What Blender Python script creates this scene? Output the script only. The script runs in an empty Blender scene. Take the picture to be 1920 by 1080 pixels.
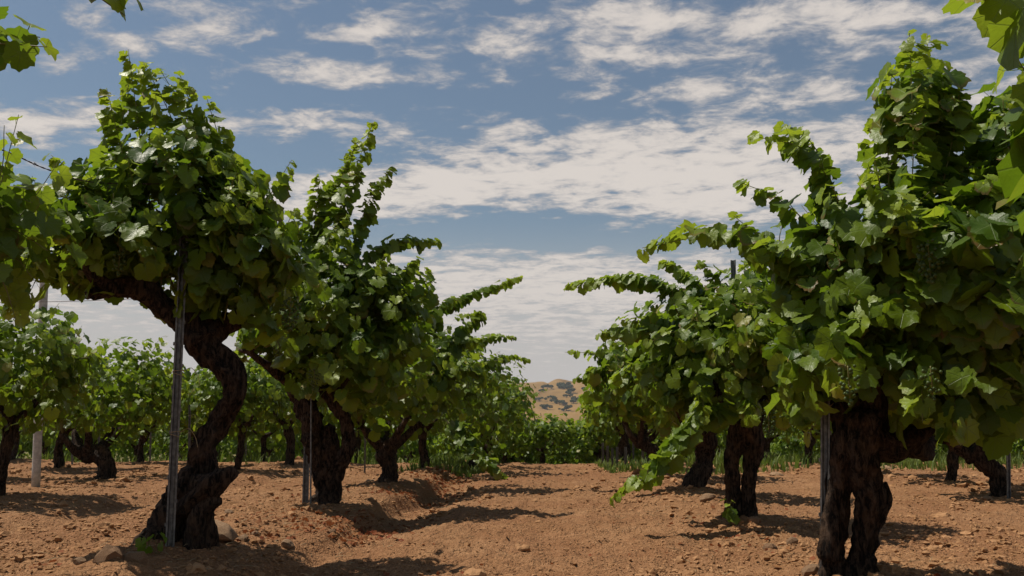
import bpy, math, random
import numpy as np
from mathutils import Vector, Matrix

SC = bpy.context.scene
COL = SC.collection
R = math.radians
rng = np.random.default_rng(7)
random.seed(7)

# ------------------------------------------------------------------ camera
F_PX = 1600.0
CAM_Z = 0.65
PITCH = math.atan(270.0 / F_PX)
YAW = math.atan(90.0 * math.cos(PITCH) / F_PX)
cam_d = bpy.data.cameras.new('camera')
cam_d.sensor_width = 36
cam_d.lens = F_PX / 1920 * 36
cam_d.clip_start = 0.05
cam_d.clip_end = 20000
cam = bpy.data.objects.new('camera', cam_d)
COL.objects.link(cam)
cam.location = (0, 0, CAM_Z)
cam.rotation_euler = (math.pi / 2 + PITCH, 0, YAW)
SC.camera = cam
CAM_R = cam.rotation_euler.to_matrix()


def P(px, py, Y):
    """world point on the plane y=Y seen at photo pixel (px,py)"""
    d = CAM_R @ Vector(((px - 960) / F_PX, (540 - py) / F_PX, -1))
    t = Y / d.y
    return np.array((d.x * t, Y, CAM_Z + d.z * t))


CRI = np.array(CAM_R.transposed())


def project(p):
    q = (np.asarray(p) - np.array((0, 0, CAM_Z))) @ CRI.T
    z = np.maximum(-q[..., 2], 1e-3)
    return 960 + F_PX * q[..., 0] / z, 540 - F_PX * q[..., 1] / z, -q[..., 2]


# ------------------------------------------------------------------ light
SUN_EL, SUN_AZ = R(63), R(-78)          # azimuth measured from +Y towards +X
sun_dir = Vector((math.sin(SUN_AZ) * math.cos(SUN_EL), math.cos(SUN_AZ) * math.cos(SUN_EL), math.sin(SUN_EL)))
sd = bpy.data.lights.new('sun', 'SUN')
sd.energy = 5.0
sd.angle = R(0.55)
sd.color = (1.0, 0.93, 0.82)
so = bpy.data.objects.new('sun', sd)
COL.objects.link(so)
so.rotation_euler = sun_dir.to_track_quat('Z', 'Y').to_euler()
SC.view_settings.view_transform = 'Standard'
SC.view_settings.look = 'None'
SC.view_settings.exposure = 0.0
SC.view_settings.gamma = 1
SC.view_settings.use_curve_mapping = False
SC.cycles.max_bounces = 6
SC.cycles.transparent_max_bounces = 4
SC.cycles.diffuse_bounces = 2
SC.cycles.use_denoising = True
SC.cycles.sample_clamp_indirect = 6


class N:
    """tiny node-graph helper"""
    def __init__(s, nt):
        s.nt = nt

    def n(s, t, **k):
        a = s.nt.nodes.new(t)
        for kk, v in k.items():
            setattr(a, kk, v)
        return a

    def put(s, sock, v):
        if hasattr(v, 'is_output') or isinstance(v, bpy.types.NodeSocket):
            s.nt.links.new(v, sock)
        elif v is not None:
            sock.default_value = v

    def m(s, op, a, b=None, c=None, clamp=False):
        x = s.n('ShaderNodeMath', operation=op, use_clamp=clamp)
        s.put(x.inputs[0], a); s.put(x.inputs[1], b); s.put(x.inputs[2], c)
        return x.outputs[0]

    def v(s, op, a, b=None):
        x = s.n('ShaderNodeVectorMath', operation=op)
        s.put(x.inputs[0], a); s.put(x.inputs[1], b)
        return x.outputs['Value'] if op in ('DOT_PRODUCT', 'LENGTH', 'DISTANCE') else x.outputs[0]

    def mix(s, f, a, b, mode='MIX'):
        x = s.n('ShaderNodeMix', data_type='RGBA', blend_type=mode)
        s.put(x.inputs[0], f)
        s.put(x.inputs[6], a if not isinstance(a, tuple) else (*a[:3], 1))
        s.put(x.inputs[7], b if not isinstance(b, tuple) else (*b[:3], 1))
        return x.outputs[2]

    def noise(s, vec, scale, detail=4, rough=.5, dist=0.0, out=0):
        x = s.n('ShaderNodeTexNoise')
        s.put(x.inputs['Vector'], vec)
        x.inputs['Scale'].default_value = scale
        x.inputs['Detail'].default_value = detail
        x.inputs['Roughness'].default_value = rough
        x.inputs['Distortion'].default_value = dist
        return x.outputs[out]

    def ss(s, v, a, b, lo=0.0, hi=1.0):
        x = s.n('ShaderNodeMapRange', interpolation_type='SMOOTHSTEP')
        s.put(x.inputs[0], v)
        for i, q in enumerate((a, b, lo, hi)):
            x.inputs[i + 1].default_value = q
        return x.outputs[0]


# ---- sky: Nishita with a layer of thin broken cloud mapped on a flat cloud deck
world = bpy.data.worlds.new('World')
SC.world = world
world.use_nodes = True
wt = world.node_tree
wt.nodes.clear()
g = N(wt)
sky = g.n('ShaderNodeTexSky', sky_type='NISHITA', sun_disc=False)
sky.sun_elevation = SUN_EL
sky.sun_rotation = SUN_AZ
sky.air_density = 1.3
sky.dust_density = 0.6
sky.ozone_density = 2.2
tc = g.n('ShaderNodeTexCoord').outputs['Generated']
sep = g.n('ShaderNodeSeparateXYZ')
wt.links.new(tc, sep.inputs[0])
dx, dy, dz = sep.outputs
zz = g.m('MAXIMUM', dz, 0.0)
den = g.m('ADD', zz, 0.07)
comb = g.n('ShaderNodeCombineXYZ')
wt.links.new(g.m('DIVIDE', dx, den), comb.inputs[0])
wt.links.new(g.m('DIVIDE', dy, den), comb.inputs[1])
deck = comb.outputs[0]
mp = g.n('ShaderNodeMapping')
wt.links.new(deck, mp.inputs[0])
mp.inputs['Rotation'].default_value = (0, 0, R(12))
mp.inputs['Scale'].default_value = (1.0, 1.25, 1.0)
mp.inputs['Location'].default_value = (3.7, 1.9, 0)
big = g.noise(mp.outputs[0], 1.5, 2, .5, .2)
fine = g.noise(mp.outputs[0], 6.6, 9, .62, .3)
rip = g.noise(mp.outputs[0], 21, 5, .6, .5)
fine = g.m('ADD', g.m('MULTIPLY', fine, .80), g.m('MULTIPLY', rip, .20))
# where the banks of cloud lie (azimuth and height tangents, front half of the sky)
yp = g.m('MAXIMUM', dy, 0.02)
comb2 = g.n('ShaderNodeCombineXYZ')
wt.links.new(g.m('DIVIDE', dx, yp), comb2.inputs[0])
wt.links.new(g.m('DIVIDE', dz, yp), comb2.inputs[1])
ae = comb2.outputs[0]
BANKS = [  # px, py, sx, sy, weight
    (1120, 290, 330, 75, .46), (1400, 330, 240, 85, .36), (850, 350, 200, 42, .46), (1330, 380, 190, 35, .34),
    (740, 140, 150, 30, .48), (700, 62, 95, 22, .40), (530, 122, 90, 20, .42), (375, 55, 85, 30, .46), (335, 12, 90, 22, .36),
    (180, 90, 120, 22, .28), (110, 20, 90, 22, .24), (120, 225, 150, 40, .42), (480, 232, 130, 22, .44), (655, 228, 90, 22, .36),
    (1130, 42, 190, 34, .44), (1420, 28, 280, 36, .34), (1720, 30, 230, 40, .34), (1250, 110, 190, 24, .38), (1380, 165, 170, 28, .38),
    (900, 90, 130, 22, .26), (1860, 190, 110, 100, .40), (600, 390, 170, 55, .44), (1600, 250, 150, 70, .22),
    (960, 520, 520, 45, .45), (1000, 600, 700, 70, .42), (60, 540, 170, 70, .3),
    (930, 430, 300, 20, -.34), (1180, 455, 200, 14, -.20), (700, 185, 330, 16, -.24), (1500, 120, 160, 14, -.12), (1480, 205, 180, 22, -.22), (250, 160, 170, 22, -.25),
    (560, 300, 260, 30, -.25), (600, 30, 60, 20, -.15), (900, 20, 90, 20, -.25), (1000, 200, 140, 18, -.2),
]
cov = None
for (px, py, sx, sy, w) in BANKS:
    q = P(px, py, 1.0)
    a0, e0 = q[0], q[2] - CAM_Z
    t = g.v('SUBTRACT', ae, (a0, e0, 0))
    t = g.v('MULTIPLY', t, (F_PX / sx, F_PX / sy, 0))
    t = g.m('MULTIPLY', g.v('DOT_PRODUCT', t, t), -0.7)
    t = g.m('MULTIPLY', g.m('EXPONENT', t), w)
    cov = t if cov is None else g.m('ADD', cov, t)
cov = g.m('MULTIPLY', cov, g.ss(dy, 0.05, 0.4))
dens = g.m('ADD', g.m('MULTIPLY', g.m('SUBTRACT', fine, 0.5), 2.5), g.m('MULTIPLY', g.m('SUBTRACT', big, 0.5), .5))
dens = g.m('ADD', dens, g.m('SUBTRACT', cov, 0.115))
cl = g.ss(dens, -0.08, 0.40)
cl = g.m('MULTIPLY', cl, 0.90)
thick = g.ss(dens, 0.02, 0.62)
ccol = g.mix(thick, (6.2, 5.9, 5.9), (10.6, 9.6, 8.7))
skyc = g.mix(.10, g.mix(1.0, sky.outputs[0], (0.92, 0.94, 0.92), 'MULTIPLY'), (3.3, 3.5, 3.7))
# whitish low sky
low = g.ss(dz, 0.02, 0.25, 0.88, 0.0)
skyc = g.mix(low, skyc, (7.0, 6.5, 6.2))
veil = g.mix(cl, skyc, ccol)
veil = g.mix(g.ss(dz, .04, .27, .62, 0.0), veil, (8.0, 7.4, 7.0))
bg = g.n('ShaderNodeBackground')
bg.inputs['Strength'].default_value = 0.072
wt.links.new(veil, bg.inputs['Color'])
wo = g.n('ShaderNodeOutputWorld')
wt.links.new(bg.outputs[0], wo.inputs[0])
world.cycles.sampling_method = 'MANUAL'
world.cycles.sample_map_resolution = 512

# ------------------------------------------------------------------ numpy noise
def _h(ix, iy, iz):
    n = (ix * 374761393 + iy * 668265263 + iz * 1274126177) & 0xFFFFFFFF
    n = ((n ^ (n >> 13)) * 1274126177) & 0xFFFFFFFF
    return ((n ^ (n >> 16)) & 0xFFFF) / 65535.0


def vnoise(x, y, z=0.0):
    x, y, z = np.broadcast_arrays(np.asarray(x, float), np.asarray(y, float), np.asarray(z, float))
    fx, fy, fz = np.floor(x), np.floor(y), np.floor(z)
    ix, iy, iz = fx.astype(np.int64), fy.astype(np.int64), fz.astype(np.int64)
    u, v, w = x - fx, y - fy, z - fz
    u, v, w = (t * t * (3 - 2 * t) for t in (u, v, w))
    r = 0
    for a in (0, 1):
        for b in (0, 1):
            for c in (0, 1):
                r = r + _h(ix + a, iy + b, iz + c) * (u if a else 1 - u) * (v if b else 1 - v) * (w if c else 1 - w)
    return r * 2 - 1


def fbm(x, y, z=0.0, o=4, gain=.5):
    r, a = 0, 1.0
    for k in range(o):
        r = r + a * vnoise(x * 2.03 ** k + 17.3 * k, y * 2.03 ** k + 9.1 * k, np.asarray(z) * 2.03 ** k + 3.7 * k)
        a *= gain
    return r


def sstep(x, a, b):
    t = np.clip((x - a) / (b - a), 0, 1)
    return t * t * (3 - 2 * t)


ROWS_L = [-2.12, -5.62, -9.1, -12.6, -16.1, -19.6, -23.1]
ROWS_R = [1.38, 4.9, 8.4, 11.9, 15.4, 18.9]


MOUNDS = [tuple(P(px_, 950, Y_)[:2]) for px_, Y_ in ((330, 4.73), (608, 7.7), (1598, 4.0), (1388, 6.7), (725, 10.9), (803, 14.2), (1295, 9.5), (1240, 13.0))]


def height(x, y, detail=True):
    x = np.asarray(x, float); y = np.asarray(y, float)
    z = -.06 - 1.34 * sstep(y, 18.5, 36) - 3.0 * sstep(y, 60, 200)
    near = 1 - sstep(y, 22, 40)
    for r in ROWS_L + ROWS_R:
        z = z + near * 0.075 * np.exp(-((x - r) / 0.42) ** 2) * (.75 + .6 * vnoise(y * .55, r))
    # washed-out bank on the lane side of the left row
    ed = -1.20 - .055 * np.clip(y, 0, 11) + .13 * vnoise(y * .9, 3.3) + .06 * vnoise(y * 3.1, 7.3) + .025 * vnoise(y * 9, x * 3)
    z = z - near * .15 * sstep(x, ed - .05, ed + .12) * (1 - sstep(x, ed + .15, ed + .9)) * (.75 + .5 * vnoise(y * .6, 8.8))
    ed = -1.1 - 3.5 + .18 * vnoise(y * .8, 13.3)
    z = z - near * .07 * sstep(x, ed - .05, ed + .15) * (1 - sstep(x, ed + .15, ed + 1.))
    z = z + .03 * vnoise(x * .7, y * .7) * near
    for (mx, my) in MOUNDS:
        z = z + .035 * np.exp(-((x - mx) ** 2 + (y - my) ** 2) / .10)
    if detail:
        a = near
        z = z + a * (.014 * vnoise(x * 3.3, y * 2.6) + .016 * vnoise(x * 8, y * 7, 1) + .022 * np.abs(vnoise(x * 14, y * 13, 2)) + .016 * np.abs(vnoise(x * 29, y * 28, 5)) + .007 * vnoise(x * 60, y * 57, 6))
        c = vnoise(x * 12.7, y * 11.3, 4)
        z = z + a * .018 * np.clip(c - .25, 0, 1) ** .8
        z = z + a * .010 * np.sin(x * 11 + 1.2 * vnoise(x, y)) * (.4 + .4 * vnoise(x * .8, y * .5))
    return z


# ------------------------------------------------------------------ materials
def newmat(name):
    m = bpy.data.materials.new(name)
    m.use_nodes = True
    m.node_tree.nodes.clear()
    return m, N(m.node_tree)


def finish(g, shader):
    o = g.n('ShaderNodeOutputMaterial')
    g.nt.links.new(shader, o.inputs[0])


def principled(g, col, rough=.8, spec=.3, normal=None, metal=0.0):
    p = g.n('ShaderNodeBsdfPrincipled')
    g.put(p.inputs['Base Color'], col if not isinstance(col, tuple) else (*col[:3], 1))
    g.put(p.inputs['Roughness'], rough)
    g.put(p.inputs['Metallic'], metal)
    g.put(p.inputs['Specular IOR Level'], spec)
    if normal is not None:
        g.nt.links.new(normal, p.inputs['Normal'])
    return p.outputs[0]


def bump(g, h, dist, strength=1.0):
    b = g.n('ShaderNodeBump')
    b.inputs['Strength'].default_value = strength
    b.inputs['Distance'].default_value = dist
    g.nt.links.new(h, b.inputs['Height'])
    return b.outputs[0]


def mat_soil():
    m, g = newmat('tilled_soil')
    pos = g.n('ShaderNodeNewGeometry').outputs['Position']
    a = g.noise(pos, 1.3, 5, .6)
    b = g.noise(pos, 9, 6, .65)
    c = g.noise(pos, 60, 4, .6)
    col = g.mix(g.ss(a, .3, .7), (.275, .142, .064), (.375, .204, .100))
    pat = g.noise(pos, .55, 3, .6, .5)
    col = g.mix(g.ss(pat, .42, .62, 0, .7), col, (.26, .122, .056))
    col = g.mix(g.ss(b, .38, .66), g.mix(.5, col, (.20, .090, .040)), col)
    col = g.mix(g.ss(c, .52, .72, 0, .5), col, (.52, .30, .155))
    spk = g.noise(pos, 150, 2, .5)
    col = g.mix(g.ss(spk, .56, .70, 0, .6), col, (.15, .066, .028))
    # dry litter and grass colour further down the slope
    sp = g.n('ShaderNodeSeparateXYZ'); g.nt.links.new(pos, sp.inputs[0])
    far = g.ss(g.m('ADD', sp.outputs[1], g.m('MULTIPLY', a, 6)), 24, 34)
    col = g.mix(far, col, g.mix(g.ss(b, .4, .6), (.10, .105, .03), (.22, .17, .07)))
    wv = g.v('ADD', pos, g.v('MULTIPLY', g.noise(pos, 30, 3, .6, out=1), (.02, .02, .02)))
    crumbs = None
    for sc_, am in ((38, .55), (85, .38)):
        vo = g.n('ShaderNodeTexVoronoi', feature='F1'); vo.inputs['Scale'].default_value = sc_
        g.nt.links.new(wv, vo.inputs['Vector'])
        q_ = g.m('MULTIPLY', g.m('SUBTRACT', 1.0, g.m('POWER', vo.outputs['Distance'], 1.6)), am)
        crumbs = q_ if crumbs is None else g.m('ADD', crumbs, q_)
    h = g.m('ADD', g.m('MULTIPLY', b, .6), g.m('MULTIPLY', c, .25))
    h = g.m('ADD', h, g.m('MULTIPLY', crumbs, .55))
    h = g.m('ADD', h, g.m('MULTIPLY', g.noise(pos, 28, 5, .65), .5))
    finish(g, principled(g, col, .95, .12, bump(g, h, .04, 1.0)))
    return m


def mat_clod():
    m, g = newmat('soil_clod')
    pos = g.n('ShaderNodeNewGeometry').outputs['Position']
    a = g.noise(pos, 5, 3, .6)
    c = g.noise(pos, 70, 4, .6)
    col = g.mix(g.ss(a, .35, .65), (.260, .134, .060), (.372, .203, .099))
    col = g.mix(g.ss(c, .5, .7, 0, .5), col, (.50, .29, .15))
    finish(g, principled(g, col, .95, .1, bump(g, c, .008, .8)))
    return m


def mat_stone():
    m, g = newmat('field_stone')
    pos = g.n('ShaderNodeTexCoord').outputs['Object']
    r = g.n('ShaderNodeObjectInfo').outputs['Random']
    a = g.noise(pos, 14, 5, .6)
    col = g.mix(r, (.22, .13, .07), (.40, .27, .16))
    col = g.mix(g.ss(a, .4, .65), g.mix(.6, col, (.20, .10, .05)), col)
    finish(g, principled(g, col, .85, .2, bump(g, g.noise(pos, 35, 5, .6), .01, .8)))
    return m


def mat_bark():
    m, g = newmat('old_vine_bark')
    pos = g.n('ShaderNodeTexCoord').outputs['Object']
    mpn = g.n('ShaderNodeMapping'); g.nt.links.new(pos, mpn.inputs[0])
    mpn.inputs['Scale'].default_value = (1, 1, .22)
    a = g.noise(mpn.outputs[0], 52, 7, .72, .6)
    b = g.noise(pos, 11, 5, .6)
    col = g.mix(g.ss(a, .42, .60), (.008, .006, .005), (.105, .070, .048))
    col = g.mix(g.ss(b, .48, .72, 0, .65), col, (.17, .10, .06))
    col = g.mix(g.ss(g.noise(pos, 4, 3, .5), .60, .72, 0, .35), col, (.20, .17, .14))
    h = g.m('ADD', a, g.m('MULTIPLY', b, .6))
    finish(g, principled(g, col, .9, .15, bump(g, h, .055, 1.0)))
    return m


def mat_cane(name='green_cane', c1=(.12, .16, .035), c2=(.20, .13, .05)):
    m, g = newmat(name)
    pos = g.n('ShaderNodeTexCoord').outputs['Object']
    a = g.noise(pos, 6, 3, .5)
    finish(g, principled(g, g.mix(a, c1, c2), .55, .3))
    return m


def mat_leaf():
    m, g = newmat('vine_leaf')
    uv = g.n('ShaderNodeUVMap'); uv.uv_map = 'leaf'
    sp = g.n('ShaderNodeSeparateXYZ'); g.nt.links.new(uv.outputs[0], sp.inputs[0])
    x = g.m('ABSOLUTE', g.m('SUBTRACT', sp.outputs[0], .5)); y = g.m('SUBTRACT', sp.outputs[1], .5)
    vein = None
    for ang in (0, 52, 108):
        s_, c_ = math.sin(R(ang)), math.cos(R(ang))
        d = g.m('ABSOLUTE', g.m('SUBTRACT', g.m('MULTIPLY', x, c_), g.m('MULTIPLY', y, s_)))
        al = g.m('ADD', g.m('MULTIPLY', x, s_), g.m('MULTIPLY', y, c_))
        d = g.m('ADD', d, g.m('MULTIPLY', g.m('LESS_THAN', al, 0), 1.0))
        vein = d if vein is None else g.m('MINIMUM', vein, d)
    vm = g.ss(vein, .004, .016, 1, 0)
    at = g.n('ShaderNodeAttribute'); at.attribute_name = 'tint'
    oc = g.n('ShaderNodeObjectInfo')
    t = g.mix(1.0, at.outputs['Color'], oc.outputs['Color'], 'MULTIPLY')
    ts = g.n('ShaderNodeSeparateColor'); g.nt.links.new(t, ts.inputs[0])
    age, hue = ts.outputs[0], ts.outputs[1]
    pos = g.n('ShaderNodeNewGeometry')
    mott = g.noise(pos.outputs['Position'], 45, 3, .6)
    col = g.mix(hue, (.045, .100, .007), (.180, .258, .012))
    col = g.mix(g.ss(age, .55, 1.0), col, (.26, .345, .028))
    col = g.mix(g.ss(mott, .35, .7, 0, .35), col, g.mix(.5, col, (.10, .14, .02)))
    under = g.mix(.35, col, (.095, .15, .045))
    col = g.mix(pos.outputs['Backfacing'], col, under)
    # a few scorched margins
    ur = g.m('POWER', g.m('ADD', g.m('POWER', x, 2), g.m('POWER', y, 2)), .5)
    dry = g.m('MULTIPLY', g.ss(g.m('ADD', ur, g.m('MULTIPLY', mott, .2)), .46, .58), g.ss(ts.outputs[2], .80, .95))
    col = g.mix(dry, col, (.19, .11, .035))
    col = g.mix(g.m('MULTIPLY', g.ss(ts.outputs[2], .975, .98), .75), col, (.34, .30, .05))
    col = g.mix(g.m('MULTIPLY', vm, .55), col, (.17, .23, .06))
    h = g.m('ADD', g.m('MULTIPLY', vm, -.6), g.noise(pos.outputs['Position'], 70, 3, .5))
    nb = bump(g, h, .004, .6)
    p = principled(g, col, .42, .36, nb)
    tr = g.n('ShaderNodeBsdfTranslucent')
    tcol = g.mix(g.ss(age, .3, 1.0), (.15, .25, .010), (.38, .48, .028))
    tcol = g.mix(g.m('MULTIPLY', vm, .5), tcol, (.12, .17, .03))
    g.put(tr.inputs[0], tcol)
    g.nt.links.new(nb, tr.inputs['Normal'])
    mx = g.n('ShaderNodeMixShader')
    mx.inputs[0].default_value = .45
    g.nt.links.new(p, mx.inputs[1]); g.nt.links.new(tr.outputs[0], mx.inputs[2])
    finish(g, mx.outputs[0])
    return m


def mat_simple(name, c1, c2, scale=20, rough=.7, spec=.3, metal=0.0, bd=.003, transl=None, coords='Object'):
    m, g = newmat(name)
    pos = g.n('ShaderNodeTexCoord').outputs['Object'] if coords == 'Object' else g.n('ShaderNodeNewGeometry').outputs['Position']
    a = g.noise(pos, scale, 5, .6)
    col = g.mix(g.ss(a, .35, .65), c1, c2)
    p = principled(g, col, rough, spec, bump(g, a, bd, .7), metal)
    if transl:
        tr = g.n('ShaderNodeBsdfTranslucent'); g.put(tr.inputs[0], (*transl, 1))
        mx = g.n('ShaderNodeMixShader'); mx.inputs[0].default_value = .35
        g.nt.links.new(p, mx.inputs[1]); g.nt.links.new(tr.outputs[0], mx.inputs[2])
        p = mx.outputs[0]
    finish(g, p)
    return m


def mat_hill():
    m, g = newmat('dry_grass_hill')
    pos = g.n('ShaderNodeNewGeometry').outputs['Position']
    a = g.noise(pos, .012, 5, .6)
    b = g.noise(pos, .06, 5, .6)
    col = g.mix(g.ss(a, .35, .65), (.205, .118, .038), (.265, .156, .052))
    col = g.mix(g.ss(b, .5, .75, 0, .5), col, (.16, .10, .05))
    finish(g, principled(g, col, .95, .1))
    return m


M = dict(soil=mat_soil(), clod=mat_clod(), stone=mat_stone(), bark=mat_bark(), cane=mat_cane(), leaf=mat_leaf(), hill=mat_hill(),
         steel=mat_simple('galvanised_steel', (.10, .10, .098), (.21, .205, .195), 35, .5, .5, .55, .002),
         pale=mat_simple('weathered_pale_post', (.34, .33, .30), (.50, .48, .43), 18, .7, .3, 0, .003),
         wire=mat_simple('rusty_wire', (.05, .035, .03), (.12, .08, .06), 60, .7, .3, .3),
         grape=mat_simple('green_grape', (.055, .09, .018), (.10, .14, .03), 30, .4, .35, 0, .0005, (.10, .15, .02)),
         dry=mat_simple('fallen_leaves', (.24, .060, .025), (.34, .16, .06), 6, .8, .2, 0, .001, (.2, .06, .02), 'World'),
         straw=mat_simple('straw', (.30, .22, .12), (.42, .33, .19), 6, .8, .2, 0, .001, None, 'World'),
         grass=mat_simple('weed_grass', (.055, .10, .018), (.17, .20, .05), 1.2, .6, .2, 0, .001, (.16, .24, .03), 'World'),
         oak=mat_simple('oak_foliage', (.030, .045, .014), (.060, .075, .025), .35, .8, .2, 0, .01, None, 'World'))


# ------------------------------------------------------------------ mesh helpers
def mesh_np(name, verts, tris=None, quads=None, mat=None, smooth=False, uv=None, tint=None):
    me = bpy.data.meshes.new(name)
    verts = np.asarray(verts, np.float32).reshape(-1, 3)
    loops, starts = [], []
    n = 0
    if tris is not None and len(tris):
        t = np.asarray(tris, np.int32).reshape(-1, 3)
        loops.append(t.ravel()); starts.append(np.arange(len(t)) * 3); n += len(t) * 3
    if quads is not None and len(quads):
        q = np.asarray(quads, np.int32).reshape(-1, 4)
        loops.append(q.ravel()); starts.append(n + np.arange(len(q)) * 4)
    loops = np.concatenate(loops).astype(np.int32); starts = np.concatenate(starts).astype(np.int32)
    me.vertices.add(len(verts)); me.vertices.foreach_set('co', verts.ravel())
    me.loops.add(len(loops)); me.loops.foreach_set('vertex_index', loops)
    me.polygons.add(len(starts)); me.polygons.foreach_set('loop_start', starts)
    me.update(calc_edges=True)
    me.polygons.foreach_set('use_smooth', np.full(len(starts), smooth))
    if uv is not None:
        l = me.uv_layers.new(name='leaf')
        l.data.foreach_set('uv', np.asarray(uv, np.float32)[loops].ravel())
    if tint is not None:
        c = me.color_attributes.new('tint', 'FLOAT_COLOR', 'POINT')
        c.data.foreach_set('color', np.asarray(tint, np.float32).ravel())
    if mat:
        me.materials.append(mat)
    me.validate()
    return me


def link(name, me, parent=None, loc=None, **props):
    o = bpy.data.objects.new(name, me)
    COL.objects.link(o)
    if parent is not None:
        o.parent = parent
    if loc is not None:
        o.location = tuple(float(v) for v in loc)
    for k, v in props.items():
        if v is not None:
            o[k] = v
    return o


def catmull(pts, n):
    p = np.asarray(pts, float)
    p = np.vstack([2 * p[0] - p[1], p, 2 * p[-1] - p[-2]])
    m = len(p) - 3
    t = np.linspace(0, m - 1e-6, n)
    i = t.astype(int); f = (t - i)[:, None]
    a, b, c, d = p[i], p[i + 1], p[i + 2], p[i + 3]
    return .5 * (2 * b + (c - a) * f + (2 * a - 5 * b + 4 * c - d) * f ** 2 + (3 * b - a - 3 * c + d) * f ** 3)


def tube(path, rad, sides=6, gnarl=0.0, seed=0.0, flat=1.0):
    """verts, quads, tris for a swept tube; gnarl>0 gives old wood relief"""
    path = np.asarray(path, float); n = len(path)
    rad = np.broadcast_to(rad, (n,)).astype(float)
    tan = np.gradient(path, axis=0)
    tan /= np.linalg.norm(tan, axis=1)[:, None] + 1e-9
    u = np.zeros((n, 3))
    ref = np.array((1.0, 0.02, 0)) if abs(tan[0][0]) < .9 else np.array((0, 1.0, 0))
    for i in range(n):
        r = ref - tan[i] * ref.dot(tan[i]); r /= np.linalg.norm(r) + 1e-9
        u[i] = r; ref = r
    v = np.cross(tan, u)
    th = np.arange(sides) / sides * 2 * math.pi
    rr = np.repeat(rad[:, None], sides, 1)
    if gnarl > 0:
        s = np.concatenate([[0], np.cumsum(np.linalg.norm(np.diff(path, axis=0), axis=1))])[:, None]
        tt = th[None] + s * 2.0
        cx, cy = np.cos(tt), np.sin(tt)
        q = s * 3.0 + seed
        rid = np.abs(vnoise(cx * 2.6 + seed, cy * 2.6, q * .6)) + .6 * np.abs(vnoise(cx * 6 + seed, cy * 6, q * 1.2))
        knob = vnoise(cx * 1.1 + 5 + seed, cy * 1.1, s * 5.5 + seed)
        f3 = vnoise(cx * 9, cy * 9 + seed, s * 30)
        f4 = vnoise(cx * 16, cy * 16 + seed, s * 14)
        rr = rr * .88 * (1 + gnarl * (.85 * rid - .50 + .70 * knob + .20 * f3 + .26 * f4))
    ring = path[:, None] + rr[..., None] * (np.cos(th)[None, :, None] * u[:, None] + flat * np.sin(th)[None, :, None] * v[:, None])
    verts = ring.reshape(-1, 3)
    a = (np.arange(n - 1)[:, None] * sides + np.arange(sides)[None])
    b = (np.arange(n - 1)[:, None] * sides + (np.arange(sides)[None] + 1) % sides)
    quads = np.stack([a, b, b + sides, a + sides], -1).reshape(-1, 4)
    e = len(verts)
    verts = np.vstack([verts, path[0] - tan[0] * rad[0] * .2, path[-1] + tan[-1] * rad[-1] * .5])
    k = np.arange(sides); k2 = (k + 1) % sides
    t1 = np.stack([k2, k, np.full(sides, e)], -1)
    o = (n - 1) * sides
    t2 = np.stack([o + k, o + k2, np.full(sides, e + 1)], -1)
    return verts, quads, np.vstack([t1, t2])


class Acc:
    def __init__(s):
        s.v, s.q, s.t, s.n = [], [], [], 0

    def add(s, v, q=None, t=None):
        s.v.append(np.asarray(v, float))
        if q is not None and len(q): s.q.append(np.asarray(q) + s.n)
        if t is not None and len(t): s.t.append(np.asarray(t) + s.n)
        s.n += len(v)

    def mesh(s, name, mat, smooth=True):
        return mesh_np(name, np.vstack(s.v), np.vstack(s.t) if s.t else None, np.vstack(s.q) if s.q else None, mat, smooth)


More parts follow.
